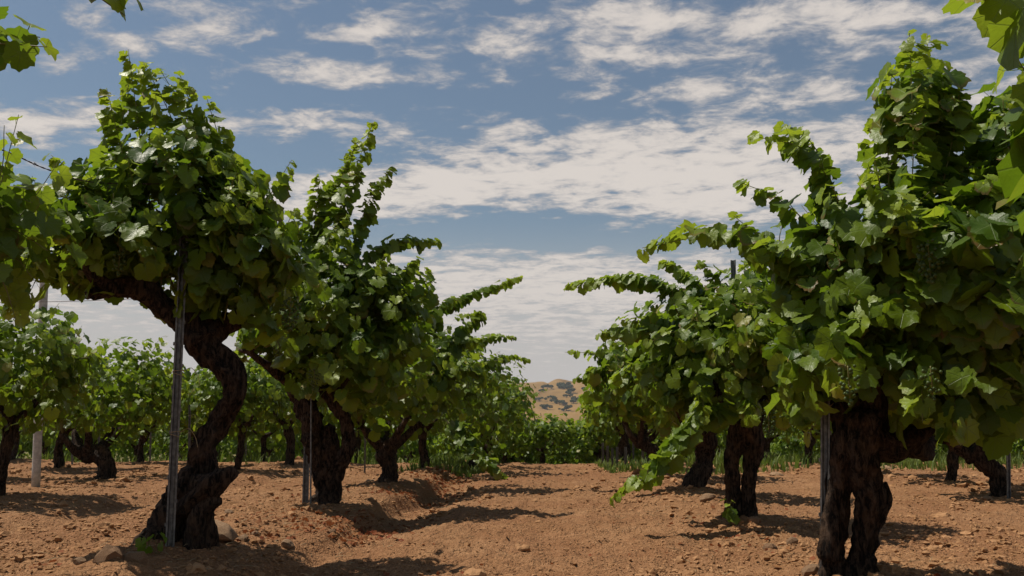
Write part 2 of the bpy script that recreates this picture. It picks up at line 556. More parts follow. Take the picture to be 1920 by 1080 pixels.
# ------------------------------------------------------------------ leaf templates
def leaf_template(quality, seed):
    """grape leaf, unit width about 1, blade base at origin, tip +Y, upper side +Z, petiole end stored"""
    r_ = np.random.default_rng(seed)
    na = {3: 30, 2: 16, 1: 9}[quality]
    th = np.linspace(-math.pi * .97, math.pi * .97, na)
    lob = [(0, .61, .52), (54, .56, .46), (-54, .56, .46), (108, .50, .50), (-108, .50, .50)]
    r = np.full(na, .40)
    for (c, l, w) in lob:
        l = l * r_.uniform(.93, 1.06)
        d = np.abs(th - R(c)); r = np.maximum(r, l * np.cos(np.clip(d / w * .62, 0, 1.45)) ** .45 * (1 - .10 * (d / w) ** 1))
    r = np.where(np.abs(th) > R(150), r * (.55 + .45 * (math.pi - np.abs(th)) / R(30)) + .03, r)
    if quality == 3:
        r = r * (1 + np.where(np.arange(na) % 2 == 0, .045, -.05) + r_.uniform(-.02, .02, na))
    x, y = r * np.sin(th), r * np.cos(th)
    cup = r_.uniform(-.25, .5); fold = r_.uniform(.1, .5); curl = r_.uniform(.15, .75); tw = r_.uniform(-.4, .4)
    wav = r_.uniform(0, 6.28, 4)

    def zf(x, y):
        rad = np.hypot(x, y); a = np.arctan2(x, y)
        return (fold * np.abs(x) * .55 - curl * np.maximum(y, 0) ** 2 * .75 + cup * rad ** 2 * .5 + tw * x * y * .6
                + .05 * rad * np.sin(5 * a + wav[0]) + .045 * rad * np.cos(3.46 * a * 2) - .55 * np.maximum(rad - .42, 0) ** 1.5
                + .03 * np.sin(x * 9 + wav[1]) * np.sin(y * 8 + wav[2]))
    V = [(0, 0, 0)]; T = []
    if quality == 3:
        m = 10
        ti = np.linspace(-math.pi * .9, math.pi * .9, m)
        ri = np.interp(ti, th, r) * .55
        for a_, rr in zip(ti, ri):
            V.append((rr * math.sin(a_), rr * math.cos(a_), 0))
        for a_, b_ in zip(x, y):
            V.append((a_, b_, 0))
        for i in range(m - 1):
            T.append((0, 2 + i, 1 + i))
        i = j = 0
        while i < m - 1 or j < na - 1:
            if j < na - 1 and (i == m - 1 or th[j + 1] < ti[min(i + 1, m - 1)] + (ti[1] - ti[0]) * -.25):
                T.append((1 + i, 1 + m + j + 1, 1 + m + j)); j += 1
            else:
                T.append((1 + i, 2 + i, 1 + m + j)); i += 1
    else:
        for a_, b_ in zip(x, y):
            V.append((a_, b_, 0))
        for i in range(na - 1):
            T.append((0, 2 + i, 1 + i))
    V = np.array(V, float)
    V[:, 2] = zf(V[:, 0], V[:, 1])
    V[0, 2] = 0
    uv = V[:, :2] + .5
    pet = np.array((0, -.34, -.42)) * r_.uniform(.8, 1.1)
    if quality >= 2:
        w = .014
        n0 = len(V)
        mid = pet * .5 + np.array((0, 0, -.03))
        pv = [(-w, 0, -.004), (w, 0, -.004), mid + (-w, 0, 0), mid + (w, 0, 0), pet + (-w, 0, 0), pet + (w, 0, 0)]
        V = np.vstack([V, pv])
        uv = np.vstack([uv, np.tile((.5, .6), (6, 1))])
        T += [(n0, n0 + 1, n0 + 3), (n0, n0 + 3, n0 + 2), (n0 + 2, n0 + 3, n0 + 5), (n0 + 2, n0 + 5, n0 + 4)]
    return V, np.array(T), uv, pet


TPL = {q: [leaf_template(q, 100 * q + k) for k in range({3: 8, 2: 6, 1: 5}[q])] for q in (1, 2, 3)}
LEAF_ME = [mesh_np('vine_leaf', V, T, None, M['leaf'], True, uv, np.ones((len(V), 4))) for (V, T, uv, pet) in TPL[3]]


def frames(nrm, tip):
    n = nrm / (np.linalg.norm(nrm, axis=1)[:, None] + 1e-9)
    t = tip - n * np.sum(tip * n, 1)[:, None]
    t /= np.linalg.norm(t, axis=1)[:, None] + 1e-9
    s = np.cross(t, n)
    return np.stack([s, t, n], -1)      # columns x,y,z


def foliage_mesh(name, pos, Rm, size, tint, quality, mat=None, petiole=True):
    """all leaves as one mesh; pos = shoot node (petiole end)"""
    vs, ts, uvs, tn = [], [], [], []
    n = 0
    k = rng.integers(0, len(TPL[quality]), len(pos))
    for j, (V, T, uv, pet) in enumerate(TPL[quality]):
        s = np.where(k == j)[0]
        if not len(s): continue
        W = V[None] - pet[None, None] if petiole else np.repeat(V[None], 1, 0)
        W = np.einsum('nij,nvj->nvi', Rm[s], np.repeat(W, len(s), 0)) * size[s][:, None, None] + pos[s][:, None]
        vs.append(W.reshape(-1, 3))
        ts.append((T[None] + (np.arange(len(s)) * len(V))[:, None, None]).reshape(-1, 3) + n)
        uvs.append(np.tile(uv, (len(s), 1)))
        tn.append(np.repeat(tint[s], len(V), 0))
        n += len(s) * len(V)
    return mesh_np(name, np.vstack(vs), np.vstack(ts), None, mat or M['leaf'], True, np.vstack(uvs), np.vstack(tn))


# ------------------------------------------------------------------ vines
def unit(v):
    v = np.asarray(v, float)
    return v / (np.linalg.norm(v, axis=-1, keepdims=True) + 1e-9)


def shoot_leaves(path, axis_c, size0, rg, start=.12, spacing=.062, tipsize=.5, side_bias=1.0):
    """leaves along a shoot: node pos, normal, tip, size, tint"""
    seg = np.linalg.norm(np.diff(path, axis=0), axis=1)
    s = np.concatenate([[0], np.cumsum(seg)]); L = s[-1]
    n = max(3, int(L * (1 - start) / spacing))
    t = start + (1 - start) * (np.arange(n) + rg.uniform(-.25, .25, n)) / n
    t = np.clip(t, 0, 1)
    pos = np.stack([np.interp(t * L, s, path[:, i]) for i in range(3)], -1)
    tan = unit(np.gradient(path, axis=0)); tt = unit(np.stack([np.interp(t * L, s, tan[:, i]) for i in range(3)], -1))
    up = np.array((0, 0, 1.0))
    side = unit(np.cross(tt, up) + rg.normal(0, .12, (n, 3)))
    side *= np.where(np.arange(n) % 2 == 0, 1, -1)[:, None]
    out = pos - axis_c; out[:, 2] *= .35; out = unit(out)
    nrm = unit(.50 * side + .50 * out + .62 * up + rg.normal(0, .42, (n, 3)))
    tip = .85 * side * .4 - .95 * up + .35 * out + .25 * tt + rg.normal(0, .28, (n, 3))
    sz = size0 * (1 - (1 - tipsize) * np.clip((t - .62) / .38, 0, 1) ** 1.4) * np.clip(rg.normal(.95, .22, n), .45, 1.4)
    age = np.clip(.25 + .75 * t ** 2.2 + rg.normal(0, .14, n), 0, 1)
    tint = np.stack([age, rg.uniform(0, 1, n), rg.uniform(0, 1, n), np.ones(n)], -1)
    return pos, nrm, tip, sz, tint


def arc(a, b, rg, lift=.25, n=14, wob=.05):
    a = np.asarray(a, float); b = np.asarray(b, float)
    d = b - a; L = np.linalg.norm(d)
    m1 = a + d * .33 + np.array((0, 0, lift * L)) * .9 + rg.normal(0, wob * L, 3)
    m2 = a + d * .70 + np.array((0, 0, lift * L)) * .8 + rg.normal(0, wob * L, 3)
    return catmull([a, m1, m2, b], n)


class Vine:
    """collects wood, shoots, and leaves in world coordinates, then emits one thing with parts"""
    def __init__(s, base, seed):
        s.base = np.asarray(base, float)
        s.rg = np.random.default_rng(seed)
        s.seed = seed
        s.trunk, s.arms, s.canes = Acc(), [], []
        s.leaf = [[], [], [], [], []]
        s.bunch = []
        s.heads = []
        s.centre = s.base + (0, 0, 1.3)

    def wood(s, pts, rad, sides=20, gnarl=.42, arm=False, res=.022, flat=1.0):
        pts = np.asarray(pts, float)
        L = np.sum(np.linalg.norm(np.diff(pts, axis=0), axis=1))
        n = max(6, int(L / res))
        path = catmull(pts, n)
        r = np.interp(np.linspace(0, 1, n), np.linspace(0, 1, len(rad)), rad)
        path = path + .12 * r[:, None] * np.stack([vnoise(path[:, 2] * 9, s.seed, k) for k in range(3)], -1)
        v, q, t = tube(path, r, sides, gnarl, s.seed * 1.37 + len(s.arms), flat)
        if arm:
            a = Acc(); a.add(v, q, t); s.arms.append(a)
            s.heads.append(path[-1])
        else:
            s.trunk.add(v, q, t)

    def shoot(s, path, size=.125, cane=True, start=.12, spacing=.060, double=False, rad=.0048):
        path = np.asarray(path, float)
        if len(path) < 8: path = catmull(path, 18)
        if cane:
            r = np.linspace(rad, rad * .35, len(path))
            s.canes.append(tube(path, r, 4))
        for k in range(2 if double else 1):
            for l, a in zip(s.leaf, shoot_leaves(path, s.centre, size, s.rg, start, spacing)):
                l.append(a)

    def fill(s, n, c, rad, size=.12, inner=.35):
        """extra lateral leaves in the crown's volume"""
        g_ = s.rg
        n = int(n * 1.45)
        d = unit(g_.normal(0, 1, (n, 3)))
        rr = g_.uniform(inner, 1, n) ** .6
        lump = 1 + .22 * vnoise(d[:, 0] * 2.6 + s.seed, d[:, 1] * 2.6, d[:, 2] * 2.6)
        pos = np.asarray(c) + d * (rr * lump)[:, None] * np.asarray(rad)
        cl_ = vnoise(pos[:, 0] * 3.6 + s.seed, pos[:, 1] * 3.6, pos[:, 2] * 4.2) + .5 * vnoise(pos[:, 0] * 8, pos[:, 1] * 8, pos[:, 2] * 9 + s.seed)
        kp = cl_ > -.22
        pos, d = pos[kp], d[kp]; n = len(pos)
        out = unit(d * (1, 1, .6))
        nrm = unit(out * .7 + (0, 0, .62) + g_.normal(0, .6, (n, 3)))
        tip = np.array((0, 0, -1.0)) + .35 * out + g_.normal(0, .35, (n, 3))
        sz = size * np.clip(g_.normal(.92, .22, n), .4, 1.35)
        tint = np.stack([np.clip(g_.normal(.42, .25, n), 0, 1), g_.uniform(0, 1, n), g_.uniform(0, 1, n), np.ones(n)], -1)
        for l, a in zip(s.leaf, (pos, nrm, tip, sz, tint)):
            l.append(a)

    def crown(s, n, c, rad, size=.12, low=-.55, spikes=4, spike_len=1.35, spacing=.062):
        """random shoots from the heads out to an ellipsoid surface"""
        g_ = s.rg; c = np.asarray(c, float); rad = np.asarray(rad, float)
        for k in range(n + spikes):
            while True:
                d = unit(g_.normal(0, 1, 3))
                if d[2] > low: break
            f = g_.uniform(.78, 1.03)
            if k >= n:
                d[2] = abs(d[2]) * .5 + .05; d = unit(d); f = g_.uniform(1.1, spike_len)
            e = c + d * rad * f
            h = min(s.heads, key=lambda q: np.linalg.norm((q - e)[:2]) + g_.uniform(0, .3)) if s.heads else s.base + (0, 0, .9)
            if d[2] < -.1:
                m = h + (e - h) * .5 + np.array((0, 0, .25))
                path = catmull([h, m, e], 14)
            else:
                path = arc(h, e, g_, g_.uniform(.05, .22))
            s.shoot(path, size, start=.22, spacing=spacing)

    def emit(s, label, group, nleaf, quality, cat='grapevine', name='grapevine', keepcanes=True):
        root = bpy.data.objects.new(name, None)
        COL.objects.link(root)
        root.location = tuple(s.base)
        root.empty_display_size = .2
        root['label'] = label; root['category'] = cat; root['group'] = group
        B = s.base

        def part(nm, acc, mat, **kw):
            acc.v = [v - B for v in acc.v]
            o = link(nm, acc.mesh(nm, mat), root, **kw)
            return o
        if nleaf >= 200:
            for hh in s.heads:
                for _ in range(2):
                    d = unit(s.rg.normal(0, 1, 3) + (0, 0, .6)); l = s.rg.uniform(.04, .11)
                    a = Acc(); a.add(*tube(catmull([hh - d * .03, hh + d * l * .5 + s.rg.normal(0, .006, 3), hh + d * l], 6), np.linspace(.024, .012, 6), 8, .5, s.rg.uniform(0, 9)))
                    part('pruned_spur', a, M['bark'])
        if s.trunk.n: part('trunk', s.trunk, M['bark'])
        for a in s.arms: part('branch', a, M['bark'])
        pos, nrm, tip, sz, tint = [np.concatenate(l) for l in s.leaf]
        Rm = frames(nrm, tip)
        # keep leaves off the ground
        ok = pos[:, 2] > height(pos[:, 0], pos[:, 1], False) + .06
        pos, Rm, sz, tint = pos[ok], Rm[ok], sz[ok], tint[ok]
        px, py, dep = project(pos)
        vis = (dep > .3) & (px > -20) & (px < 1940) & (py > -20) & (py < 1090)
        score = np.where(vis, np.linalg.norm(pos, axis=1) - sz * 2, 1e6) + s.rg.uniform(0, .25, len(pos))
        order = np.argsort(score)
        nl = min(nleaf, int(vis.sum()))
        ind, rest = order[:nl], order[nl:]
        # canes
        if s.canes and keepcanes:
            if nleaf >= 200:
                for v, q, t in s.canes:
                    a = Acc(); a.add(v, q, t); part('cane', a, M['cane'])
            else:
                a = Acc()
                for v, q, t in s.canes: a.add(v, q, t)
                part('canes', a, M['cane'], kind='stuff')
        for i in ind:
            k = int(s.rg.integers(0, len(LEAF_ME)))
            pet = TPL[3][k][3]
            o = bpy.data.objects.new('leaf', LEAF_ME[k])
            COL.objects.link(o)
            o.parent = root
            m3 = Rm[i] * sz[i]
            p = pos[i] - m3 @ pet - B
            mt = Matrix.Identity(4)
            for a_ in range(3):
                for b_ in range(3):
                    mt[a_][b_] = m3[a_][b_]
                mt[a_][3] = p[a_]
            o.matrix_basis = mt
            o.color = tuple(float(q) for q in tint[i])
        if len(rest):
            me = foliage_mesh('foliage', pos[rest] - B, Rm[rest], sz[rest], tint[rest], quality)
            link('foliage', me, root, kind='stuff')
        for (p, sc, nb) in s.bunch:
            grape_bunch(np.asarray(p) - B, sc, nb, root, s.rg)
        return root


_ico = None


def ico(sub):
    global _ico
    if sub == 0:
        return (np.array([(1, 0, 0), (-1, 0, 0), (0, 1, 0), (0, -1, 0), (0, 0, 1), (0, 0, -1.)]), np.array([(0, 2, 4), (2, 1, 4), (1, 3, 4), (3, 0, 4), (2, 0, 5), (1, 2, 5), (3, 1, 5), (0, 3, 5)]))
    if _ico is None: _ico = {}
    if sub not in _ico:
        import bmesh
        bm = bmesh.new(); bmesh.ops.create_icosphere(bm, subdivisions=sub, radius=1)
        v = np.array([q.co[:] for q in bm.verts]); t = np.array([[w.index for w in f.verts] for f in bm.faces]); bm.free()
        _ico[sub] = (v, t)
    return _ico[sub]


_grape_me = []


def grape_bunch(p, sc, nb, root, rg):
    if not _grape_me:
        v, t = ico(2)
        _grape_me.append(mesh_np('grape', v, t, None, M['grape'], True))
    v, q, t = tube([p + (0, 0, .06 * sc), p, p - (0, 0, .9 * sc)], [.003, .003, .002], 4)
    st = link('grape_bunch', mesh_np('bunch_stem', v, t, q, M['cane'], True), root)
    for k in range(nb):
        f = (k + .5) / nb
        r = sc * .32 * math.sin(math.pi * min(1, .22 + f * .80)) ** .7
        a = k * 2.4
        rr = r * math.sqrt(rg.uniform(.25, 1))
        o = bpy.data.objects.new('grape', _grape_me[0]); COL.objects.link(o)
        o.parent = st
        gs = .0082 * rg.uniform(.75, 1.2) * (sc / .16) ** .3
        o.location = (p[0] + rr * math.cos(a), p[1] + rr * math.sin(a), p[2] - f * sc + rg.uniform(-.01, .01))
        o.scale = (gs, gs, gs * 1.08)


def lump_mesh(name, seed, sub=2, rough=.28):
    v, t = ico(sub)
    d = 1 + rough * fbm(v[:, 0] * 1.3 + seed, v[:, 1] * 1.3, v[:, 2] * 1.3, 3)
    return mesh_np(name, v * d[:, None], t, None, M['stone'], False)



# ================================================================== ground
def grid_lines(lo, hi, core0, core1, step, growth):
    core = np.arange(core0, core1, step)
    out, p, d = [], core[-1], step
    while p < hi:
        d *= growth; p += d; out.append(p)
    neg, p, d = [], core[0], step
    while p > lo:
        d *= growth; p -= d; neg.append(p)
    return np.concatenate([neg[::-1], core, out])


gx = grid_lines(-4000, 4000, -3.0, 3.2, .025, 1.042)
yy = [3.3]
while yy[-1] < 4500: yy.append(yy[-1] + max(.016, .0054 * yy[-1]) * (1 if yy[-1] < 26 else 1 + (yy[-1] - 26) * .12))
yn, d_ = [], .02
p_ = 3.3
while p_ > -60:
    d_ *= 1.08; p_ -= d_; yn.append(p_)
gy = np.array(yn[::-1] + yy)
X, Y = np.meshgrid(gx, gy)
Z = height(X, Y)
nx, ny = len(gx), len(gy)
i0 = (np.arange(ny - 1)[:, None] * nx + np.arange(nx - 1)[None]).reshape(-1)
link('ground', mesh_np('ground', np.stack([X, Y, Z], -1), None, np.stack([i0, i0 + 1, i0 + nx + 1, i0 + nx], -1), M['soil'], True), kind='structure')

# hills behind
hx = np.sort(np.concatenate([np.linspace(-2600, 2600, 190), np.linspace(-180, 180, 140) + 3.3])); hy = np.linspace(700, 2600, 150)
HX, HY = np.meshgrid(hx, hy)


def hill_h(x, y):
    g1 = fbm(x / 520, y / 620, 3.1, 3)
    ridge = 1 - np.abs(vnoise(x / 95 + .35 * vnoise(y / 120, 1.7), y / 330, 7.7))
    ridge2 = 1 - np.abs(vnoise(x / 38 + .3, y / 150, 2.2))
    a = sstep(y, 740, 1500)
    fold = np.abs(vnoise(x / 30 + .25 * vnoise(y / 60, 9.), y / 210 + .2, 12.1)) ** .8
    return -5 + a * (88 - 10 * (1 - fold) * sstep(y, 1000, 1250) * (1 - .75 * sstep(y, 1380, 1500)) + 13 * g1 * sstep(np.abs(x), 60, 400) + 20 * (ridge - .62) * (1 - .6 * sstep(y, 1350, 1500)) + 6 * (ridge2 - .6)) - 34 * sstep(y, 1600, 2500) + 3 * fbm(x / 30, y / 30, 5, 2) * a


HZ = hill_h(HX, HY)
i0 = (np.arange(149)[:, None] * 330 + np.arange(329)[None]).reshape(-1)
link('hills', mesh_np('hills', np.stack([HX, HY, HZ], -1), None, np.stack([i0, i0 + 1, i0 + 331, i0 + 330], -1), M['hill'], True), kind='structure')

# oaks on the hills
def oak_parts(seed):
    rg = np.random.default_rng(seed)
    n = 420
    cs = rg.normal(0, 1, (6, 3)) * (3.2, 3.2, 1.0) + (0, 0, 5.2)
    c = cs[rg.integers(0, 6, n)]
    d = unit(rg.normal(0, 1, (n, 3)))
    pos = c + d * rg.uniform(.7, 1, n)[:, None] * (3.0, 3.0, 2.3)
    nr = unit(d + rg.normal(0, .4, (n, 3)))
    me = foliage_mesh('crown', pos, frames(nr, rg.normal(0, 1, (n, 3))), rg.uniform(1.2, 2.2, n), np.ones((n, 4)), 1, M['oak'], False)
    v, q, t = tube([(0, 0, -1), (.2, 0, 2), (0, .2, 4.5)], [.6, .5, .3], 7)
    return me, mesh_np('trunk', v, t, q, M['bark'], True)


OAKS = [oak_parts(k) for k in range(4)]


def oak(x, y, sc, label, k, zf=hill_h):
    o = link('oak_tree', None, None, (x, y, float(zf(x, y)) - .3 * sc))
    o.scale = (sc, sc, sc * .9); o.rotation_euler[2] = k * 1.9
    o['label'] = label; o['category'] = 'tree'; o['group'] = 'oaks dotted over the golden hills'
    link('crown', OAKS[k % 4][0], o); link('trunk', OAKS[k % 4][1], o)


def on_hill(px, py):
    """first hill point met along the ray of a pixel"""
    q = P(px, py, 1.0)
    for yv in np.arange(740, 1800, 4.0):
        w = (q - (0, 0, CAM_Z)) * yv + (0, 0, CAM_Z)
        if hill_h(w[0], yv) > w[2]: return w[0], yv
    return None


k = 0
for px, py, sc in [(1026, 729, 1.1), (1034, 729, .9), (1050, 729, 1.5), (1058, 730, 1.3), (1064, 731, 1.1), (1070, 737, 1.2), (1066, 741, 1.0), (1062, 746, .9),
                   (1033, 748, .9), (1038, 752, 1.0), (1044, 757, 1.1), (1050, 759, 1.2), (1056, 760, 1.0), (1075, 757, 1.1), (1080, 753, 1.0), (1086, 750, 1.0),
                   (1026, 768, 1.3), (1020, 766, 1.0), (1062, 770, 1.3), (1056, 771, .8), (1018, 735, .8), (1095, 733, .9), (1100, 745, .9), (1012, 752, 1.0)]:
    w = on_hill(px, py)
    if w is None: w = on_hill(px, py + 5)
    if w is None: continue
    where = 'on the skyline of the golden hill' if py < 736 else ('in the gully of the golden hill' if py < 764 else 'low on the golden hill slope')
    oak(w[0], w[1], sc * w[1] / 1500, 'small dark oak ' + where, k); k += 1
for q in range(46):
    x = rng.uniform(-900, 900); y = rng.uniform(1000, 1500)
    if -70 < x < 70: continue
    oak(x, y, rng.uniform(.8, 1.4), 'small dark oak on the hills behind the vine rows', k); k += 1

# wood along the valley bottom
def woods():
    n = 9000
    x = rng.uniform(-520, 520, n); y = rng.uniform(300, 520, n)
    hgt = 8.0 + 3.0 * vnoise(x / 9, y / 14) + 2.2 * vnoise(x / 27, 2.2)
    z = -4.3 + hgt * rng.uniform(.1, 1, n) ** .6
    nr = unit(rng.normal(0, 1, (n, 3)) + (0, -.5, .8))
    me = foliage_mesh('woods', np.stack([x, y, z], -1), frames(nr, rng.normal(0, 1, (n, 3))), rng.uniform(2.0, 4.2, n), np.ones((n, 4)), 1, M['oak'], False)
    link('woods', me, kind='stuff', label='grey green wood along the valley below the hills', category='woods')


woods()

# ================================================================== vines near the camera, one by one
def gz(x, y): return float(height(x, y, False))


def PP(pts, Y, dy=0.0, rg=None):
    """picture polyline on the plane y=Y, with the depth of each point varied"""
    out = []
    for i, q in enumerate(pts):
        yv = Y + (q[2] if len(q) > 2 else 0) + dy * i / max(1, len(pts) - 1)
        out.append(P(q[0], q[1], yv))
    return np.array(out)


# ---- left row, first vine with the serpentine trunk
Y = 4.73
b = P(335, 1030, Y); b[2] = gz(b[0], b[1]) - .05
L1 = Vine(b, 11)
L1.wood(PP([(306, 1085), (316, 1025), (340, 968), (366, 915), (380, 872), (384, 835), (408, 792), (446, 745), (434, 696), (382, 655), (364, 615), (358, 570)], Y),
        [.15, .14, .12, .12, .095, .070, .066, .068, .075, .085, .090, .07], 28, .62)
L1.wood(PP([(375, 1050, -.05), (372, 1000, -.1), (385, 960, -.12), (412, 938, -.12)], Y), [.10, .085, .06, .035], 18, .6)
L1.wood(PP([(360, 950), (395, 915, -.08), (425, 895, -.1), (443, 888, -.08)], Y), [.10, .10, .07, .03], 18, .6)
L1.wood(PP([(285, 1046, .05), (305, 1000, .05), (330, 950, .0)], Y), [.13, .11, .08], 18, .5)
L1.wood(PP([(385, 640), (350, 610), (310, 575, -.05), (270, 545, -.15), (215, 540, -.25), (170, 552, -.3)], Y), [.10, .085, .075, .065, .055, .04], 16, .45, True)
L1.wood(PP([(300, 570), (280, 530, .1), (262, 490, .2), (240, 455, .25)], Y), [.06, .05, .045, .03], 14, .4, True)
L1.wood(PP([(385, 640), (410, 610, .1), (445, 598, .15), (475, 570, .2), (490, 530, .25)], Y), [.085, .075, .06, .045, .03], 16, .5, True)
L1.wood(PP([(372, 610), (365, 550, .1), (385, 490, .2), (390, 450, .3)], Y), [.08, .06, .045, .03], 16, .45, True)
L1.wood(PP([(215, 545, -.25), (180, 520, -.35), (150, 480, -.45)], Y), [.05, .04, .03], 14, .4, True)
L1.centre = P(330, 470, Y)
for pts, dy in [
    ([(325, 540), (285, 400), (262, 250), (240, 92)], .0), ([(372, 520), (370, 380), (325, 230), (268, 115)], -.15),
    ([(380, 520), (400, 390), (375, 250), (338, 142)], .05), ([(390, 500), (420, 380), (412, 270), (388, 185)], .2),
    ([(295, 560), (260, 410), (225, 270), (200, 165)], -.2), ([(430, 560), (470, 440), (510, 360), (547, 300)], .1),
    ([(350, 560), (330, 420), (300, 300), (283, 150)], .3), ([(400, 560), (440, 420), (445, 330), (425, 290)], -.2),
    ([(300, 560), (240, 450), (215, 330), (230, 215)], .25), ([(260, 560), (200, 440), (150, 340), (95, 290)], -.1), ([(290, 560), (240, 380), (225, 250), (255, 120)], .15), ([(380, 520), (385, 350), (350, 220), (300, 130)], -.1),
    ([(200, 555), (140, 470), (95, 400), (60, 330)], -.25), ([(180, 560), (110, 500), (60, 480), (15, 470)], -.1),
    ([(340, 600), (350, 450), (360, 330), (345, 220)], -.3), ([(380, 590), (370, 470), (330, 360), (300, 250)], -.35),
    ([(300, 580), (300, 480), (260, 380), (240, 300)], -.4), ([(450, 600), (490, 520), (530, 440), (552, 390)], .2),
    ([(460, 590), (500, 530), (545, 500), (590, 540)], .1), ([(440, 600), (480, 600), (520, 640), (530, 680)], .3),
    ([(240, 560), (190, 500), (140, 470), (90, 520)], .2), ([(200, 550), (140, 500), (90, 490), (50, 560)], -.3),
    ([(170, 550), (110, 520), (60, 520), (25, 600)], -.35), ([(420, 600), (440, 500), (450, 420), (480, 350)], -.3),
    ([(350, 590), (380, 500), (410, 420), (440, 330)], -.45), ([(250, 560), (230, 470), (190, 400), (150, 330)], -.4),
]:
    L1.shoot(catmull(PP(pts, Y, dy), 22), .115, spacing=.022)
L1.fill(780, P(330, 428, Y), (.56, .55, .52), 0.111, .3)
L1.fill(299, P(150, 440, Y - .15), (.42, .5, .22), 0.111, .3)
L1.fill(390, P(440, 500, Y + .1), (.38, .5, .30), 0.111, .3)
L1.crown(18, P(330, 470, Y + .2), (.65, .75, .75), .115, -.2, 0)
L1.bunch += [(P(545, 560, Y + .0), .19, 60), (P(225, 470, Y - .45), .13, 34)]
L1.emit('tall old vine on the snaking trunk behind the grey steel stake at left', 'old grapevines along the left row', 300, 3)

# ---- left row, second vine
Y = 7.7
b = P(605, 945, Y); b[2] = gz(b[0], b[1]) - .05
L2 = Vine(b, 12)
L2.wood(PP([(606, 965), (606, 930), (600, 880), (592, 830), (585, 780), (560, 735), (535, 700)], Y), [.13, .105, .11, .12, .125, .10, .06], 24, .6)
L2.wood(PP([(610, 955), (616, 910), (632, 875), (652, 845), (655, 810), (640, 770), (615, 735), (605, 700)], Y, -.1), [.10, .09, .075, .078, .075, .07, .08, .07], 22, .6)
L2.wood(PP([(612, 968), (610, 930), (612, 890), (622, 850), (618, 800)], Y, .03), [.13, .115, .11, .10, .08], 20, .6)
L2.wood(PP([(540, 715), (505, 690, -.2), (470, 660, -.3)], Y), [.06, .045, .03], 14, .45, True)
L2.wood(PP([(605, 720), (610, 670, .1), (640, 620, .2)], Y), [.08, .06, .04], 14, .45, True)
L2.wood(PP([(605, 720), (580, 660), (560, 610, .1)], Y), [.07, .05, .04], 14, .45, True)
L2.wood(PP([(620, 730), (670, 690, .1), (700, 650, .3)], Y), [.07, .05, .04], 14, .45, True)
L2.wood(PP([(600, 720), (600, 690, .5), (600, 650, .6)], Y), [.07, .05, .04], 12, .45, True)
L2.centre = P(610, 600, Y)
for pts, dy in [
    ([(600, 660), (610, 500), (650, 360), (700, 230)], 0), ([(580, 640), (590, 500), (620, 370), (672, 262)], .2),
    ([(620, 640), (650, 500), (690, 380), (736, 312)], -.1), ([(610, 640), (590, 500), (590, 420), (600, 330)], .1),
    ([(640, 600), (680, 490), (750, 458), (822, 455)], -.1), ([(650, 620), (700, 560), (745, 520), (782, 487)], .1),
    ([(560, 640), (540, 520), (520, 430), (505, 380)], .0), ([(670, 660), (720, 600), (760, 560), (800, 550)], .2),
    ([(560, 640), (560, 540), (565, 470), (568, 400)], -.3), ([(620, 640), (640, 560), (640, 480), (650, 400)], -.3),
    ([(660, 680), (690, 660), (700, 700), (690, 770)], -.4), ([(560, 690), (500, 650), (470, 640), (450, 700)], -.2),
    ([(600, 660), (590, 560), (610, 470), (630, 420)], -.5), ([(640, 680), (650, 600), (700, 520), (720, 480)], -.4),
]:
    L2.shoot(catmull(PP(pts, Y, dy), 22), .132, spacing=.030, double=True)
L2.fill(950, P(610, 590, Y), (.62, .8, .52), .12, .3)
L2.fill(330, P(735, 600, Y), (.36, .7, .46), .12, .2)
L2.fill(420, P(690, 690, Y), (.62, .8, .34), .13, .3)
L2.crown(30, P(620, 610, Y), (.78, .95, .62), .13, -.5, 2, 1.2)
L2.bunch += [(P(590, 690, Y - .8), .17, 36), (P(520, 640, Y - .6), .16, 34)]
L2.emit('second vine of the left row with a thick split trunk between two stakes', 'old grapevines along the left row', 300, 3)

# ---- right row, first vine, two stout legs and a wide dark crown
Y = 4.0
b = P(1600, 1070, Y); b[2] = gz(b[0], b[1]) - .05
R1 = Vine(b, 21)
R1.wood(PP([(1568, 1095), (1566, 1040), (1571, 980), (1569, 930), (1574, 880), (1590, 835), (1610, 800)], Y), [.080, .056, .052, .055, .070, .105, .11], 28, .62)
R1.wood(PP([(1622, 1110), (1618, 1050), (1621, 990), (1625, 940), (1618, 890), (1615, 840), (1625, 780)], Y, -.08), [.105, .078, .070, .080, .082, .092, .10], 28, .62)
R1.wood(PP([(1555, 1050, -.05), (1556, 990, -.05), (1562, 930), (1570, 880)], Y), [.06, .05, .055, .06], 16, .5)
R1.wood(PP([(1600, 920, .06), (1602, 880, .06), (1605, 830, .05)], Y), [.04, .06, .08], 18, .5)
R1.wood(PP([(1640, 990), (1655, 965, -.05), (1668, 935, -.05), (1660, 905, -.05)], Y), [.03, .02, .018, .012], 10, .6)
R1.wood(PP([(1620, 810), (1660, 835), (1700, 830), (1735, 800), (1760, 740, .1)], Y), [.09, .078, .068, .06, .045], 18, .5, True)
R1.wood(PP([(1700, 830), (1730, 850, .2), (1745, 825, .4)], Y), [.06, .05, .03], 14, .5, True)
R1.wood(PP([(1615, 800), (1590, 720), (1600, 640, .1)], Y), [.11, .08, .05], 16, .5, True)
R1.wood(PP([(1625, 790), (1640, 700, -.1), (1680, 600, -.1)], Y), [.10, .07, .04], 16, .5, True)
R1.wood(PP([(1610, 800), (1560, 740, .1), (1530, 670, .1)], Y), [.08, .06, .04], 16, .5, True)
R1.wood(PP([(1760, 740, .1), (1830, 680, -.1), (1880, 600, -.2)], Y), [.06, .05, .03], 14, .5, True)
R1.centre = P(1700, 560, Y)
